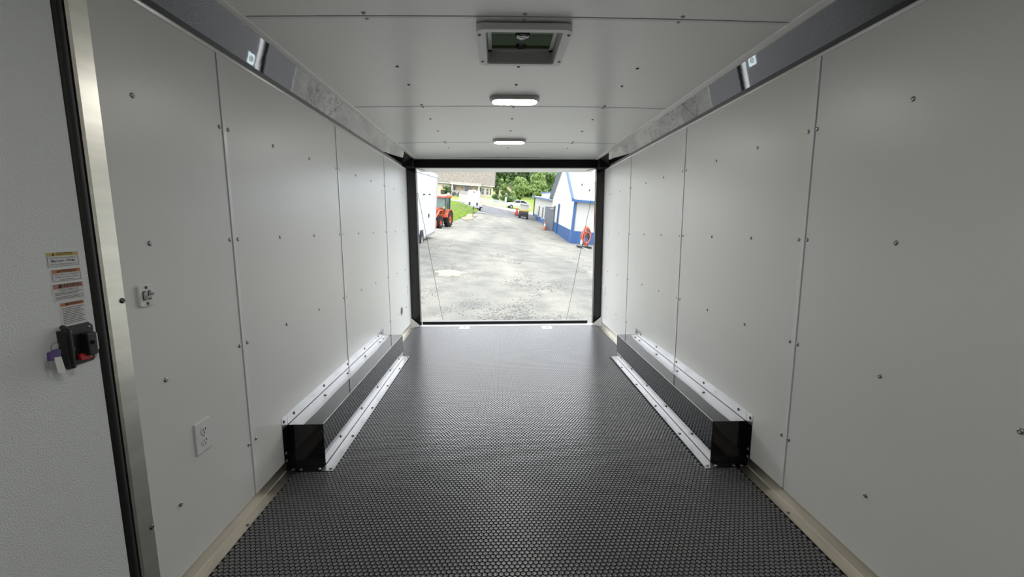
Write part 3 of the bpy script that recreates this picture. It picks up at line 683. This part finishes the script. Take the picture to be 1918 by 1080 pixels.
# paint for the yard
M['wht'] = mat('white_paint', (.37, .37, .38), .4); M['wht2'] = mat('white_siding', (.345, .34, .325), .6)
M['cream'] = mat('cream_siding', (.38, .335, .25), .7); M['beige'] = mat('beige_porch_wall', (.44, .37, .29), .7)
M['shing'] = mat('taupe_shingles', (.145, .130, .108), .9, var=.18, vscale=3, spec=.2)
M['blue'] = mat('blue_metal', (.028, .075, .19), .5, spec=.3); M['pale_blue'] = mat('pale_blue_roof', (.32, .35, .40), .5)
M['glassd'] = mat('dark_window', (.025, .03, .035), .1); M['shut'] = mat('dark_shutter', (.025, .025, .03), .6)
M['grey'] = mat('grey_door', (.085, .095, .11), .5); M['tyre'] = mat('tyre_rubber', (.018, .018, .019), .8, spec=.2)
M['org'] = mat('tractor_orange', (.36, .055, .018), .4); M['orgc'] = mat('cone_orange', (.42, .085, .02), .5)
M['cabg'] = mat('cab_glass', (.06, .11, .09), .08); M['steel'] = mat('dark_steel', (.035, .035, .038), .5, metal=.4); M['rim'] = mat('pale_rim', (.25, .25, .26), .35, metal=.6)
M['yel'] = mat('yellow_plastic', (.34, .24, .03), .5); M['hose'] = mat('orange_hose', (.40, .075, .035), .5); M['redw'] = mat('red_barrier', (.40, .06, .05), .5)

def wheel(name, parent, c, r, wd, hub, n=22, lug=False, axis='x'):
    o = part(name, MB().lathe([(r*.55, -wd/2), (r*.9, -wd/2), (r, -wd*.32), (r, wd*.32), (r*.9, wd/2), (r*.55, wd/2)], c, axis, n, False), M['tyre'], parent)
    part('rim', MB().lathe([(r*.10, -wd*.44), (r*.16, -wd*.34), (r*.46, -wd*.30), (r*.57, -wd*.44), (r*.57, wd*.44), (r*.46, wd*.30), (r*.16, wd*.34), (r*.10, wd*.44)], c, axis, n), hub, o)
    if lug:
        mb = MB()
        for k in range(18):
            t = 2*math.pi*k/18
            for sgn in (-1, 1):
                a, b = r*1.0*math.cos(t+sgn*.09), r*math.sin(t+sgn*.09)
                cc = Vector((c[0]+sgn*wd*.25, c[1]+a, c[2]+b)); nrm = Vector((0, math.cos(t), math.sin(t))); tg = Vector((sgn*.8, -math.sin(t)*.6, math.cos(t)*.6)).normalized(); sd = nrm.cross(tg).normalized()
                vs = [cc+tg*i*wd*.27+sd*j*.03+nrm*q for q in (-.02, .045) for i, j in ((-1,-1),(1,-1),(1,1),(-1,1))]
                mb.add(vs, [(0,3,2,1),(4,5,6,7),(0,1,5,4),(1,2,6,5),(2,3,7,6),(3,0,4,7)])
        part('tread', mb, M['tyre'], o)
    return o

# --- tall white cargo trailer parked along the lot
ct = thing('cargo_trailer', 'tall white enclosed cargo trailer parked beside the orange tractor', 'trailer', (-3.13, 21.6, float(H(-3.13, 21.6))), TILT)
part('body', MB().prism([(0, .27), (-.02, 2.95), (-.14, 3.05), (-2.3, 3.05), (-2.42, 2.95), (-2.44, .27)], -7.2, 0), M['wht'], ct, bevel=.03)
part('nose', MB().prism([(0, 0), (-1.22, .75), (-2.44, 0)], .27, 3.0, 'z'), M['wht'], ct)
part('top_rail', MB().box((.012, -7.2, 2.86), (-.05, .01, 2.97)), M['pale_blue'], ct)
part('lower_rail', MB().box((.012, -7.2, .25), (-.05, .0, .34)), M['rim'], ct)
part('corner_post', MB().box((.014, -.06, .27), (-.05, .02, 2.95)), M['pale_blue'], ct)
sdr = part('side_door', MB().box((-.01, -2.45, .42), (.022, -1.25, 2.0)), M['wht'], ct, bevel=.02)
part('door_gap', MB().box((-.01, -2.48, .40), (.012, -1.22, 2.03)), M['strip'], ct)
part('door_handle', MB().box((.02, -2.40, 1.1), (.06, -2.28, 1.26)), M['steel'], sdr)
for y in (-3.6, -2.2): part('marker_lamp', MB().box((0, y-.08, 2.05), (.05, y+.08, 2.1)), M['steel'], ct)
part('panel_seam', MB().box((-.01, -3.35, .36), (.006, -3.33, 2.86)), M['strip'], ct)
part('wheel_well', MB().lathe([(.42, -.03), (.42, .016)], (0, -4.0, .33), 'x', 20), M['matblk'], ct)
for y in (-4.0, -4.85): wheel('wheel', ct, (-.02, y, .33), .33, .22, M['rim'])
part('fender', MB().prism([(-4.5, .50), (-4.4, .74), (-3.62, .74), (-3.5, .5), (-3.56, .5), (-3.66, .69), (-4.36, .69), (-4.44, .5)], .0, .05, 'x'), M['wht'], ct)

# --- orange tractor with loader bucket
tc_ = thing('tractor', 'orange tractor with a front loader bucket standing by the grass bank', 'tractor', (-4.62, 35.0, float(H(-4.62, 35))), (TILT[0], TILT[1], R(-13)))
for s in (-1, 1):
    wheel('rear_wheel', tc_, (s*.66, 0, .62), .60, .40, M['org'], 24, True); wheel('front_wheel', tc_, (s*.62, -1.8, .42), .40, .28, M['org'], 20, True)
    fdr = [(.72*math.cos(R(a))*1.0, .62+.72*math.sin(R(a))) for a in range(20, 171, 15)]; fdr += [(.66*math.cos(R(a)), .62+.66*math.sin(R(a))) for a in range(170, 19, -15)]
    part('fender', MB().prism(fdr, s*.44, s*.84, 'x'), M['org'], tc_)
    part('loader_arm', MB().tube([(s*.42, -.55, 1.25), (s*.46, -1.5, 1.28), (s*.48, -2.35, .75), (s*.48, -2.75, .35)], .075, 6), M['org'], tc_)
    part('lift_cylinder', MB().tube([(s*.44, -.9, .75), (s*.46, -1.8, 1.0)], .04, 6), M['steel'], tc_)
    part('loader_post', MB().box((s*.36, -.75, .6), (s*.48, -.5, 1.35)), M['org'], tc_)
    part('cab_post', MB().tube([(s*.55, -.62, 1.0), (s*.58, -.52, 2.22)], .035, 6), M['steel'], tc_)
    part('cab_post', MB().tube([(s*.57, .55, 1.15), (s*.58, .5, 2.22)], .035, 6), M['steel'], tc_)
    part('work_lamp', MB().lathe([(.07, 0), (.07, -.06), (.05, -.08)], (s*.60, -.82, 2.18), 'y', 10), M['steel'], tc_)
    part('mirror', MB().box((s*.76, -.66, 1.45), (s*.86, -.62, 1.85)), M['steel'], tc_)
    part('headlamp', MB().box((s*.10, -2.16, 1.08), (s*.26, -2.11, 1.2)), M['rim'], tc_)
part('hood', MB().prism([(-2.12, .72), (-2.16, 1.15), (-2.0, 1.34), (-.62, 1.46), (-.62, .72)], -.30, .30, 'x'), M['org'], tc_, bevel=.04)
part('grille', MB().box((-.22, -2.18, .75), (.22, -2.13, 1.05)), M['steel'], tc_)
part('chassis', MB().box((-.28, -1.95, .42), (.28, .5, .80)), M['steel'], tc_)
part('front_axle', MB().box((-.6, -1.87, .36), (.6, -1.73, .48)), M['steel'], tc_)
part('cab_glass', MB().prism([(-.62, .98), (-.52, 2.2), (.5, 2.2), (.55, 1.1), (.3, .98)], -.54, .54, 'x'), M['cabg'], tc_)
part('seat', MB().box((-.25, .1, 1.0), (.25, .35, 1.55)), M['steel'], tc_)
part('cab_roof', MB().prism([(-.88, 2.2), (-.84, 2.34), (-.5, 2.42), (.5, 2.42), (.7, 2.32), (.7, 2.2)], -.66, .66, 'x'), M['org'], tc_, bevel=.04)
part('bucket', MB().prism([(-3.35, .06), (-2.85, .06), (-2.72, .35), (-2.82, .66), (-2.90, .66), (-2.80, .36), (-2.9, .12), (-3.35, .10)], -.80, .80, 'x'), M['org'], tc_)
for s in (-.80, .77): part('bucket_side', MB().prism([(-3.35, .06), (-2.85, .06), (-2.72, .35), (-2.82, .66)], s, s+.03, 'x'), M['org'], tc_)
part('warning_lamp', MB().box((.50, -.75, 1.40), (.60, -.66, 1.58)), M['yel'], tc_)

# --- small white utility trailer by the road
st = thing('utility_trailer', 'small white enclosed trailer parked beside the road in front of the house', 'trailer', (-2.85, 49.6, float(H(-2.7, 49.6))-.05), (TILT[0], TILT[1], R(4)))
part('body', MB().prism([(-.70, .30), (-.70, 2.02), (-.60, 2.14), (.60, 2.14), (.70, 2.02), (.70, .30)], 0, 2.9), M['wht'], st, bevel=.02)
part('rear_door', MB().box((-.62, -.02, .40), (.62, .0, 1.95)), M['wht'], st); part('rear_bumper', MB().box((-.72, -.06, .26), (.72, .0, .36)), M['rim'], st)
for s in (-1, 1):
    part('tail_lamp', MB().box((s*.42-.09, -.05, .52), (s*.42+.09, -.0, .86)), M['steel'], st)
    wheel('wheel', st, (s*.80, 1.3, .30), .30, .20, M['rim']); part('fender', MB().prism([(.85, .42), (.95, .72), (1.65, .72), (1.75, .42)], s*.70, s*.98, 'x'), M['wht'], st)
    part('tail_tyre', MB().lathe([(.2, -.08), (.28, -.06), (.28, .06), (.2, .08)], (s*.55, .35, .25), 'x', 14), M['tyre'], st)
part('top_badge', MB().box((-.1, -.03, 1.93), (.12, -.01, 2.0)), M['steel'], st); part('roof_vent', MB().box((-.2, 1.2, 2.14), (.2, 1.6, 2.22)), M['wht'], st)
o = thing('marker_post', 'thin dark post with a small box at the foot of the grass bank', 'post', (-2.45, 42.3, float(H(-2.45, 42.3))), TILT)
part('post', MB().tube([(0, 0, -.1), (0, 0, 1.05)], .03, 6), M['steel'], o); part('post_box', MB().box((-.06, -.05, .75), (.06, .05, 1.05)), M['steel'], o)

# --- house
hs = thing('house', 'cream house with taupe shingle roof, porch and dark shutters beyond the road', 'house', (-11.2, 85, 7.25), (TILT[0]*.3, R(4.2), 0))
part('wall', MB().box((-8, .0, -1.2), (1.9, 7, 2.32)), M['cream'], hs); part('wall', MB().box((7.4, .0, -1.2), (10.1, 7, 2.32)), M['cream'], hs)
part('porch_wall', MB().box((1.9, .75, -.6), (7.4, 7, 2.32)), M['beige'], hs)
part('foundation', MB().box((-8, -.06, -1.4), (10.15, -.0, .05)), M['wht2'], hs)
part('roof', MB().prism([(-.45, 2.28), (3.6, 6.4), (7.6, 2.28), (7.6, 2.1), (-.45, 2.1)], -8.4, 10.35, 'x'), M['shing'], hs)
part('fascia', MB().box((-8.4, -.50, 2.14), (10.35, -.44, 2.28)), M['wht2'], hs)
part('porch_roof', MB().prism([(-1.0, 2.12), (-.98, 2.22), (1.0, 3.15), (1.3, 2.12)], 2.0, 7.9, 'x'), mat('pale_porch_shingles', (.185, .17, .145), .9, var=.12, vscale=3, spec=.2), hs)
part('porch_fascia', MB().box((2.0, -1.06, 2.02), (7.9, -.98, 2.22)), M['wht2'], hs)
part('gable_wall', MB().prism([(.0, 2.2), (3.6, 5.9), (7, 2.2)], 9.95, 10.1, 'x'), M['cream'], hs)
part('porch_floor', MB().box((1.9, -.95, -.8), (7.5, 1.4, .15)), M['wht2'], hs)
for x in (2.45, 7.45): part('porch_column', MB().box((x-.13, -.92, .1), (x+.13, -.66, 2.05)), M['wht2'], hs)
def house_window(x0, x1):
    f_ = part('window', MB().box((x0, -.05, .62), (x1, .02, 1.82)), M['wht2'], hs); b = .06
    for k, (za, zb) in enumerate(((.68, 1.20), (1.26, 1.77))): part('pane', MB().box((x0+b, -.06, za), (x1-b, -.045, zb)), M['glassd'], f_)
for a, b in ((1.02, 1.55), (1.92-.06, 2.38), (7.92, 8.48), (8.80, 9.32)): house_window(a, b)
for a in (.58, 2.75, 7.68, 9.55): part('shutter', MB().box((a, -.05, .66), (a+.20, .0, 1.80)), M['shut'], hs)
pd = part('front_door', MB().box((4.6, .68, .15), (5.6, .76, 2.05)), M['wht2'], hs); part('door_glass', MB().box((4.72, .64, .95), (5.5, .69, 1.95)), M['glassd'], pd)
for x in (4.25, 5.85): part('porch_lamp', MB().box((x-.06, .62, 1.5), (x+.06, .76, 1.72)), M['shut'], hs)
rail = part('porch_rail', MB().box((2.5, -.90, .85), (7.4, -.84, .93)).box((2.5, -.90, .25), (7.4, -.84, .31)), M['wht2'], hs)
mb = MB()
for k in range(44): mb.box((2.55+k*.11, -.89, .28), (2.60+k*.11, -.85, .88))
bl = part('baluster', mb, M['wht2'], rail); bl['kind'] = 'stuff'
part('roof_pipe', MB().tube([(6.2, 2.6, 5.2), (6.2, 2.6, 5.9)], .06, 6), M['steel'], hs)
o = thing('wheelie_bin', 'dark bin with a yellow lid beside the rounded shrub', 'bin', (-10.1, 81.0, float(H(-10.1, 81))), TILT)
part('bin_body', MB().prism([(-.28, 0), (-.34, .95), (.34, .95), (.28, 0)], -.3, .3), M['steel'], o); part('lid', MB().prism([(-.38, .95), (-.36, 1.08), (.36, 1.08), (.38, .95)], -.4, .36), M['yel'], o)
o = thing('white_tub', 'white plastic tub on the lawn by the yellow lidded bin', 'tub', (-9.0, 80.8, float(H(-9, 80.8))), TILT)
part('tub', MB().lathe([(.2, 0), (.26, .55), (.22, .55), (.18, .1)], n=14), M['wht'], o); part('handle', MB().tube([(.26*math.cos(t), 0, .5+.22*math.sin(t)) for t in np.linspace(0, math.pi, 9)], .012, 5), M['steel'], o)
o = thing('garden_tractor', 'dark ride-on mower parked in front of the house porch', 'mower', (-7.7, 81.2, float(H(-7.7, 81.2))), TILT)
part('hood', MB().prism([(-.75, .3), (-.7, .62), (-.1, .70), (-.05, .3)], -.25, .25, 'y'), M['steel'], o, bevel=.03); part('seat', MB().prism([(.1, .45), (.5, .45), (.6, .95), (.5, .95), (.42, .55), (.1, .55)], -.22, .22), M['steel'], o); part('deck', MB().box((-.6, -.45, .12), (.5, .45, .28)), M['steel'], o)
for x, r in ((-.5, .18), (.4, .25)):
    for s in (-1, 1): wheel('wheel', o, (x, s*.4, r), r, .16, M['rim'], 14, False, 'y')
part('steering_wheel', MB().tube([(.0+.05*math.sin(t), .16*math.cos(t), .9+.14*math.sin(t)) for t in np.linspace(0, 6.28, 12, endpoint=False)], .015, 5, closed=True), M['shut'], o)
# small tan house between the trees
o = thing('cottage', 'small tan cottage half hidden behind the pale tree', 'house', (1.6, 94, float(H(1.6, 94))), TILT)
part('wall', MB().prism([(-1.6, -.5), (-1.6, 1.7), (0, 2.9), (1.6, 1.7), (1.6, -.5)], 0, 4), M['beige'], o)
part('roof', MB().prism([(-1.9, 1.55), (0, 2.95), (1.9, 1.55), (1.9, 1.7), (0, 3.12), (-1.9, 1.7)], -.3, 4.3), M['shing'], o)
part('window', MB().box((-.9, -.04, .5), (-.2, .02, 1.5)), M['glassd'], o); part('door', MB().box((.2, -.04, -.2), (.95, .02, 1.5)), M['shut'], o)

# --- white picket fence
fn = thing('picket_fence', 'white picket fence running along the far side of the road', 'fence', (0, 0, 0))
fx = np.linspace(-5.9, 1.0, 140); fy = 67.0+0*fx; mb = MB()
for x, y in zip(fx, fy):
    z = float(H(x, y)); mb.prism([(x-.018, z+.05), (x+.018, z+.05), (x+.10, z+.85), (x+.085, z+.92), (x+.07, z+.85)], y-.01, y+.01)
pk = part('pickets', mb, M['wht'], fn); pk['kind'] = 'stuff'
for k in range(0, 140, 20):
    x, y = fx[k], fy[k]; z = float(H(x, y)); part('fence_post', MB().prism([(x-.06, z-.1), (x+.06, z-.1), (x+.16, z+1.0), (x+.1, z+1.08), (x+.04, z+1.0)], y-.05, y+.05), M['wht'], fn)
for h in (.25, .68):
    for k in range(0, 120, 20):
        a, b = k, k+20; part('rail', MB().tube([(fx[a]+h*.087, fy[a]+.02, float(H(fx[a], fy[a]))+h), (fx[min(b, 139)]+h*.087, fy[a]+.02, float(H(fx[min(b, 139)], fy[a]))+h)], .045, 4), M['wht'], fn)
x = fx[-1]; z = float(H(x, 67.)); part('end_post', MB().prism([(x-.12, z-.1), (x+.14, z-.1), (x+.30, z+1.5), (x+.04, z+1.5)], 66.87, 67.13), M['wht'], fn)

# --- white car on the far side of the road
cr = thing('car', 'white hatchback car parked across the road below the pale tree', 'car', (3.15, 72, float(H(3.15, 72))-.05), (TILT[0], TILT[1]*1.1, R(8)))
prof = [(-1.95, .35), (-1.98, .70), (-1.75, .90), (-1.05, .98), (-.45, 1.42), (.75, 1.48), (1.55, 1.10), (1.85, .95), (1.90, .40)]
part('body', MB().prism(prof, -.80, .80), M['wht'], cr, bevel=.06)
part('side_glass', MB().prism([(-.95, 1.0), (-.42, 1.36), (.70, 1.41), (1.35, 1.08), (1.2, 1.0)], -.815, .815), M['glassd'], cr)
part('windscreen', MB().add([(-1.06, -.66, 1.0), (-1.06, .66, 1.0), (-.50, .62, 1.41), (-.50, -.62, 1.41)], [(0, 1, 2, 3)]), M['glassd'], cr)
part('door_pillar', MB().box((.10, -.822, .98), (.18, .822, 1.42)), M['wht'], cr)
for x in (-1.25, 1.2):
    for s in (-1, 1): wheel('wheel', cr, (x, s*.72, .31), .31, .2, M['rim'], 18, False, 'y')
for s in (-1, 1):
    part('headlamp', MB().box((-1.97, s*.62-.14, .66), (-1.86, s*.62+.14, .80)), M['rim'], cr); part('tail_lamp', MB().box((1.8, s*.66-.1, .75), (1.92, s*.66+.1, .95)), M['redw'], cr)
    part('door_mirror', MB().box((-.78, s*.84-.07, 1.0), (-.66, s*.84+.07, 1.1)), M['wht'], cr)

# --- small utility cart
uc = thing('utility_cart', 'small white and yellow utility cart standing at the end of the low annex', 'cart', (3.05, 54.5, float(H(3.05, 54.5))), (TILT[0], TILT[1], R(-4)))
for x in (-.48, .48):
    for y in (0, 1.7): wheel('wheel', uc, (x, y, .26), .26, .22, M['rim'], 16)
part('chassis', MB().box((-.52, -.15, .28), (.52, 2.0, .58)), M['steel'], uc, bevel=.04)
part('cargo_bed', MB().prism([(-.56, .58), (-.60, .92), (.60, .92), (.56, .58)], -.25, .75), M['steel'], uc); part('bed_load', MB().box((-.56, -.2, .84), (.56, .70, 1.10)), M['yel'], uc, bevel=.04)
part('front_cowl', MB().prism([(1.4, .5), (1.4, 1.05), (1.9, .95), (2.15, .6), (2.1, .5)], -.5, .5, 'x'), M['wht'], uc)
part('seat', MB().box((-.5, .85, .58), (.5, 1.3, .95)), M['shut'], uc)
for x in (-.54, .54):
    for y in (.8, 1.75): part('roof_post', MB().tube([(x, y, .6), (x*.98, y, 1.74)], .025, 6), M['wht'], uc)
part('roof', MB().box((-.62, .5, 1.72), (.62, 1.95, 1.82)), M['wht'], uc, bevel=.03); part('rear_screen', MB().box((-.52, .78, 1.0), (.52, .80, 1.70)), M['wht'], uc)

def cone(x, y, s, label, m=None):
    o = thing('traffic_cone', label, 'traffic cone', (x, y, float(H(x, y))), TILT, 'traffic cones')
    part('foot', MB().box((-.19*s, -.19*s, 0), (.19*s, .19*s, .035*s)), M['shut'] if s < 1.05 else M['orgc'], o)
    part('cone_body', MB().lathe([(.145*s, .035*s), (.105*s, .26*s), (.034*s, .72*s), (.02*s, .72*s)], n=14), M['orgc'], o)
    part('reflective_band', MB().lathe([(.098*s, .32*s), (.062*s, .56*s), (.06*s, .56*s)], n=14), M['wht'], o)
cone(3.92, 37.6, 1.0, 'orange traffic cone beside the open grey door'); cone(-2.15, 55.0, 1.0, 'orange traffic cone on the road beside the small trailer')
o = thing('barrier', 'red plastic barrier standing behind the utility cart', 'barrier', (2.35, 57.6, float(H(2.35, 57.6))), TILT)
part('barrier_block', MB().prism([(-.28, 0), (-.26, .18), (-.10, .5), (-.08, .85), (.08, .85), (.10, .5), (.26, .18), (.28, 0)], -.5, .5), M['redw'], o); part('barrier_cap', MB().box((-.09, -.5, .85), (.09, .5, .9)), M['wht'], o)

# --- white metal building with blue wainscot
bz = float(H(4.6, 28))
bd = thing('workshop', 'white metal workshop with blue trim, gable wall and low annex', 'building', (4.6, 28, bz), TILT)
GW, EH, AH = 12.2, 2.86, 5.75
def gable(y): return EH + (AH-EH)*(1-abs(y-GW/2)/(GW/2))
part('gable_wall', MB().prism([(0, -1.5), (0, EH), (GW/2, AH), (GW, EH), (GW, -1.5)], 0, .15, 'x'), M['wht2'], bd)
part('eave_wall', MB().box((.02, 0, -1.5), (14, .15, EH)), M['wht2'], bd)
part('gable_wainscot', MB().box((-.03, -.02, -1.5), (.0, GW+.3, .82)), M['blue'], bd); part('eave_wainscot', MB().box((-.03, -.035, -1.5), (14, .0, .80)), M['blue'], bd)
rib = MB()
for k in range(40): rib.box((-.045, .15+k*.3, -1.2), (-.03, .19+k*.3, .80))
for k in range(30): rib.box((.3+k*.45, -.05, -1.2), (.34+k*.45, -.035, .78))
rb_ = part('sheet_ribs', rib, M['blue'], bd); rb_['kind'] = 'stuff'
part('corner_trim', MB().box((-.05, -.06, .0), (.10, .12, EH)), M['blue'], bd)
part('roof', MB().prism([(-.35, EH-.10), (GW/2, AH+.12), (GW/2, AH+.02), (-.35, EH-.2)], -.25, 14, 'x'), M['pale_blue'], bd)
part('roof', MB().prism([(GW+.35, EH-.10), (GW/2, AH+.12), (GW/2, AH+.02), (GW+.35, EH-.2)], -.25, 14, 'x'), M['pale_blue'], bd)
part('rake_trim', MB().prism([(-.38, EH-.17), (-.38, EH-.03), (GW/2, AH+.17), (GW/2, AH+.02)], -.28, -.14, 'x'), M['blue'], bd)
part('rake_trim', MB().prism([(GW+.38, EH-.17), (GW+.38, EH-.03), (GW/2, AH+.17), (GW/2, AH+.02)], -.28, -.14, 'x'), M['blue'], bd)
part('eave_gutter', MB().box((-.28, -.48, EH-.24), (14, -.33, EH-.09)), M['blue'], bd)
rs = part('roof_studs', MB(), M['steel'], bd) if False else None
for x, y in ((1.0, .9), (1.8, 1.5), (2.6, .7), (3.0, 1.3), (.6, 1.6)):
    z = EH-.10 + (AH+.12-EH+.10)*(y+.35)/(GW/2+.35); part('roof_stud', MB().lathe([(.05, 0), (.05, .10), (.02, .14)], (x, y, z), 'z', 8), M['steel'], bd)
part('downspout', MB().box((-.14, 6.8, -.1), (-.03, 6.95, 2.35)), M['blue'], bd)
dw = part('overhead_door', MB().box((1.55, -.06, -1.0), (4.6, -.0, 1.55)), M['wht'], bd)
for z in (.05, .55, 1.05): part('door_rail', MB().box((1.55, -.075, z), (4.6, -.06, z+.03)), M['strip'], dw)
# annex
AE = 33.5
part('annex_wall', MB().prism([(GW, -1.2), (GW, 2.55), (AE, 2.80), (AE, -1.2)], .10, .30, 'x'), M['wht2'], bd)
part('annex_end_wall', MB().box((.1, AE-.2, -1.2), (8, AE, 2.8)), M['wht2'], bd)
part('annex_wainscot', MB().box((.05, GW+2, -1.5), (.10, AE, .55)), M['blue'], bd)
part('annex_roof', MB().prism([(GW, 2.55), (GW, 2.66), (AE+.3, 2.92), (AE+.3, 2.8)], -.35, 8, 'x'), M['pale_blue'], bd)
part('annex_fascia', MB().prism([(GW, 2.50), (GW, 2.68), (AE+.3, 2.94), (AE+.3, 2.76)], -.42, -.35, 'x'), M['blue'], bd)
part('parapet', MB().prism([(GW, 2.6), (GW, 3.35), (AE+.1, 3.40), (AE+.1, 2.3)], .9, 7.6, 'x'), M['beige'], bd)
part('parapet_cap', MB().prism([(GW, 3.33), (GW, 3.45), (AE+.3, 3.52), (AE+.3, 3.38)], .78, 7.7, 'x'), M['blue'], bd)
part('annex_downspout', MB().tube([(.0, AE-.1, .0), (.0, AE-.1, 2.8)], .07, 8), M['shut'], bd)
for y in (16.8, 20.3, 25.0):
    f_ = part('window', MB().box((.03, y, .55), (.11, y+.75, 1.75)), M['wht'], bd); part('pane', MB().box((-.005, y+.04, .60), (.04, y+.71, 1.72)), M['shut'], f_); part('sill', MB().box((-.02, y-.06, .48), (.1, y+.8, .55)), M['wht'], f_)
part('door_frame', MB().box((-.06, 9.55, -.2), (.02, 9.70, 2.15)), M['shut'], bd)
part('door_opening', MB().box((-.032, 9.70, -.2), (.01, 10.7, 2.1)), M['shut'], bd)
dl = part('open_door', MB().box((0, 0, .0), (-.92, .05, 2.05)), M['grey'], bd, loc=(-.04, 9.6, -.03), rot=(0, 0, R(-32)))
part('door_closer', MB().box((-.40, -.08, 1.85), (-.05, -.01, 1.93)), M['rim'], dl); part('door_handle', MB().box((-.88, -.06, .95), (-.76, -.0, 1.05)), M['rim'], dl)

# --- hose reel stand
hr = thing('hose_reel', 'orange hose coiled on a reel stand beside the workshop corner', 'hose reel', (4.72, 24, float(H(4.72, 24))), (TILT[0], TILT[1], R(14)))
part('base_bar', MB().box((-.42, -.06, .02), (.42, .06, .10)), M['steel'], hr); part('base_bar', MB().box((-.34, -.35, .02), (-.26, .35, .10)), M['steel'], hr); part('base_bar', MB().box((.20, -.35, .02), (.28, .35, .10)), M['steel'], hr)
for x in (-.14, .16): part('upright', MB().box((x-.02, -.03, .08), (x+.02, .03, .85)), M['steel'], hr)
part('drum', MB().lathe([(.16, -.12), (.16, .12)], (0, 0, .72), 'y', 16), M['steel'], hr)
for k in range(9):
    a = .20+.012*(k % 3); b = .44+.02*(k % 4); dz_ = .03*math.sin(k*2.1)
    part('hose_coil', MB().tube([(a*math.cos(t)+.02*math.sin(3*t+k), -.13+.03*k, .66+dz_+b*math.sin(t)) for t in np.linspace(0, 2*math.pi, 22, endpoint=False)], .022, 6, closed=True), M['hose'], hr, smooth=True)
part('hose_coil', MB().tube([(.17*math.cos(t), -.17, .58+.30*math.sin(t)) for t in np.linspace(0, 2*math.pi, 18, endpoint=False)], .022, 6, closed=True), M['hose'], hr, smooth=True)
part('reel_disc', MB().lathe([(.22, .15), (.22, .165)], (.05, 0, .90), 'y', 18), M['plastg'], hr)
part('control_box', MB().box((-.30, -.12, .22), (-.18, -.02, .45)), M['wht'], hr)
part('hose_tail', MB().tube([(-.26, -.05, .3), (-.28, -.25, .05), (-.24, -.7, .02), (-.3, -1.1, .0)], .02, 6), M['wht'], hr)
# overhead wires
o = thing('overhead_wire', 'thin overhead wires strung in front of the far trees', 'wire')
for dz_, x1 in ((0, 22), (.9, 22)):
    part('wire', MB().tube([(-22+44*t, 98, 15.0+dz_-.10*(44*t-22)-2.2*math.sin(math.pi*t)) for t in np.linspace(0, 1, 16)], .03, 4), M['steel'], o)
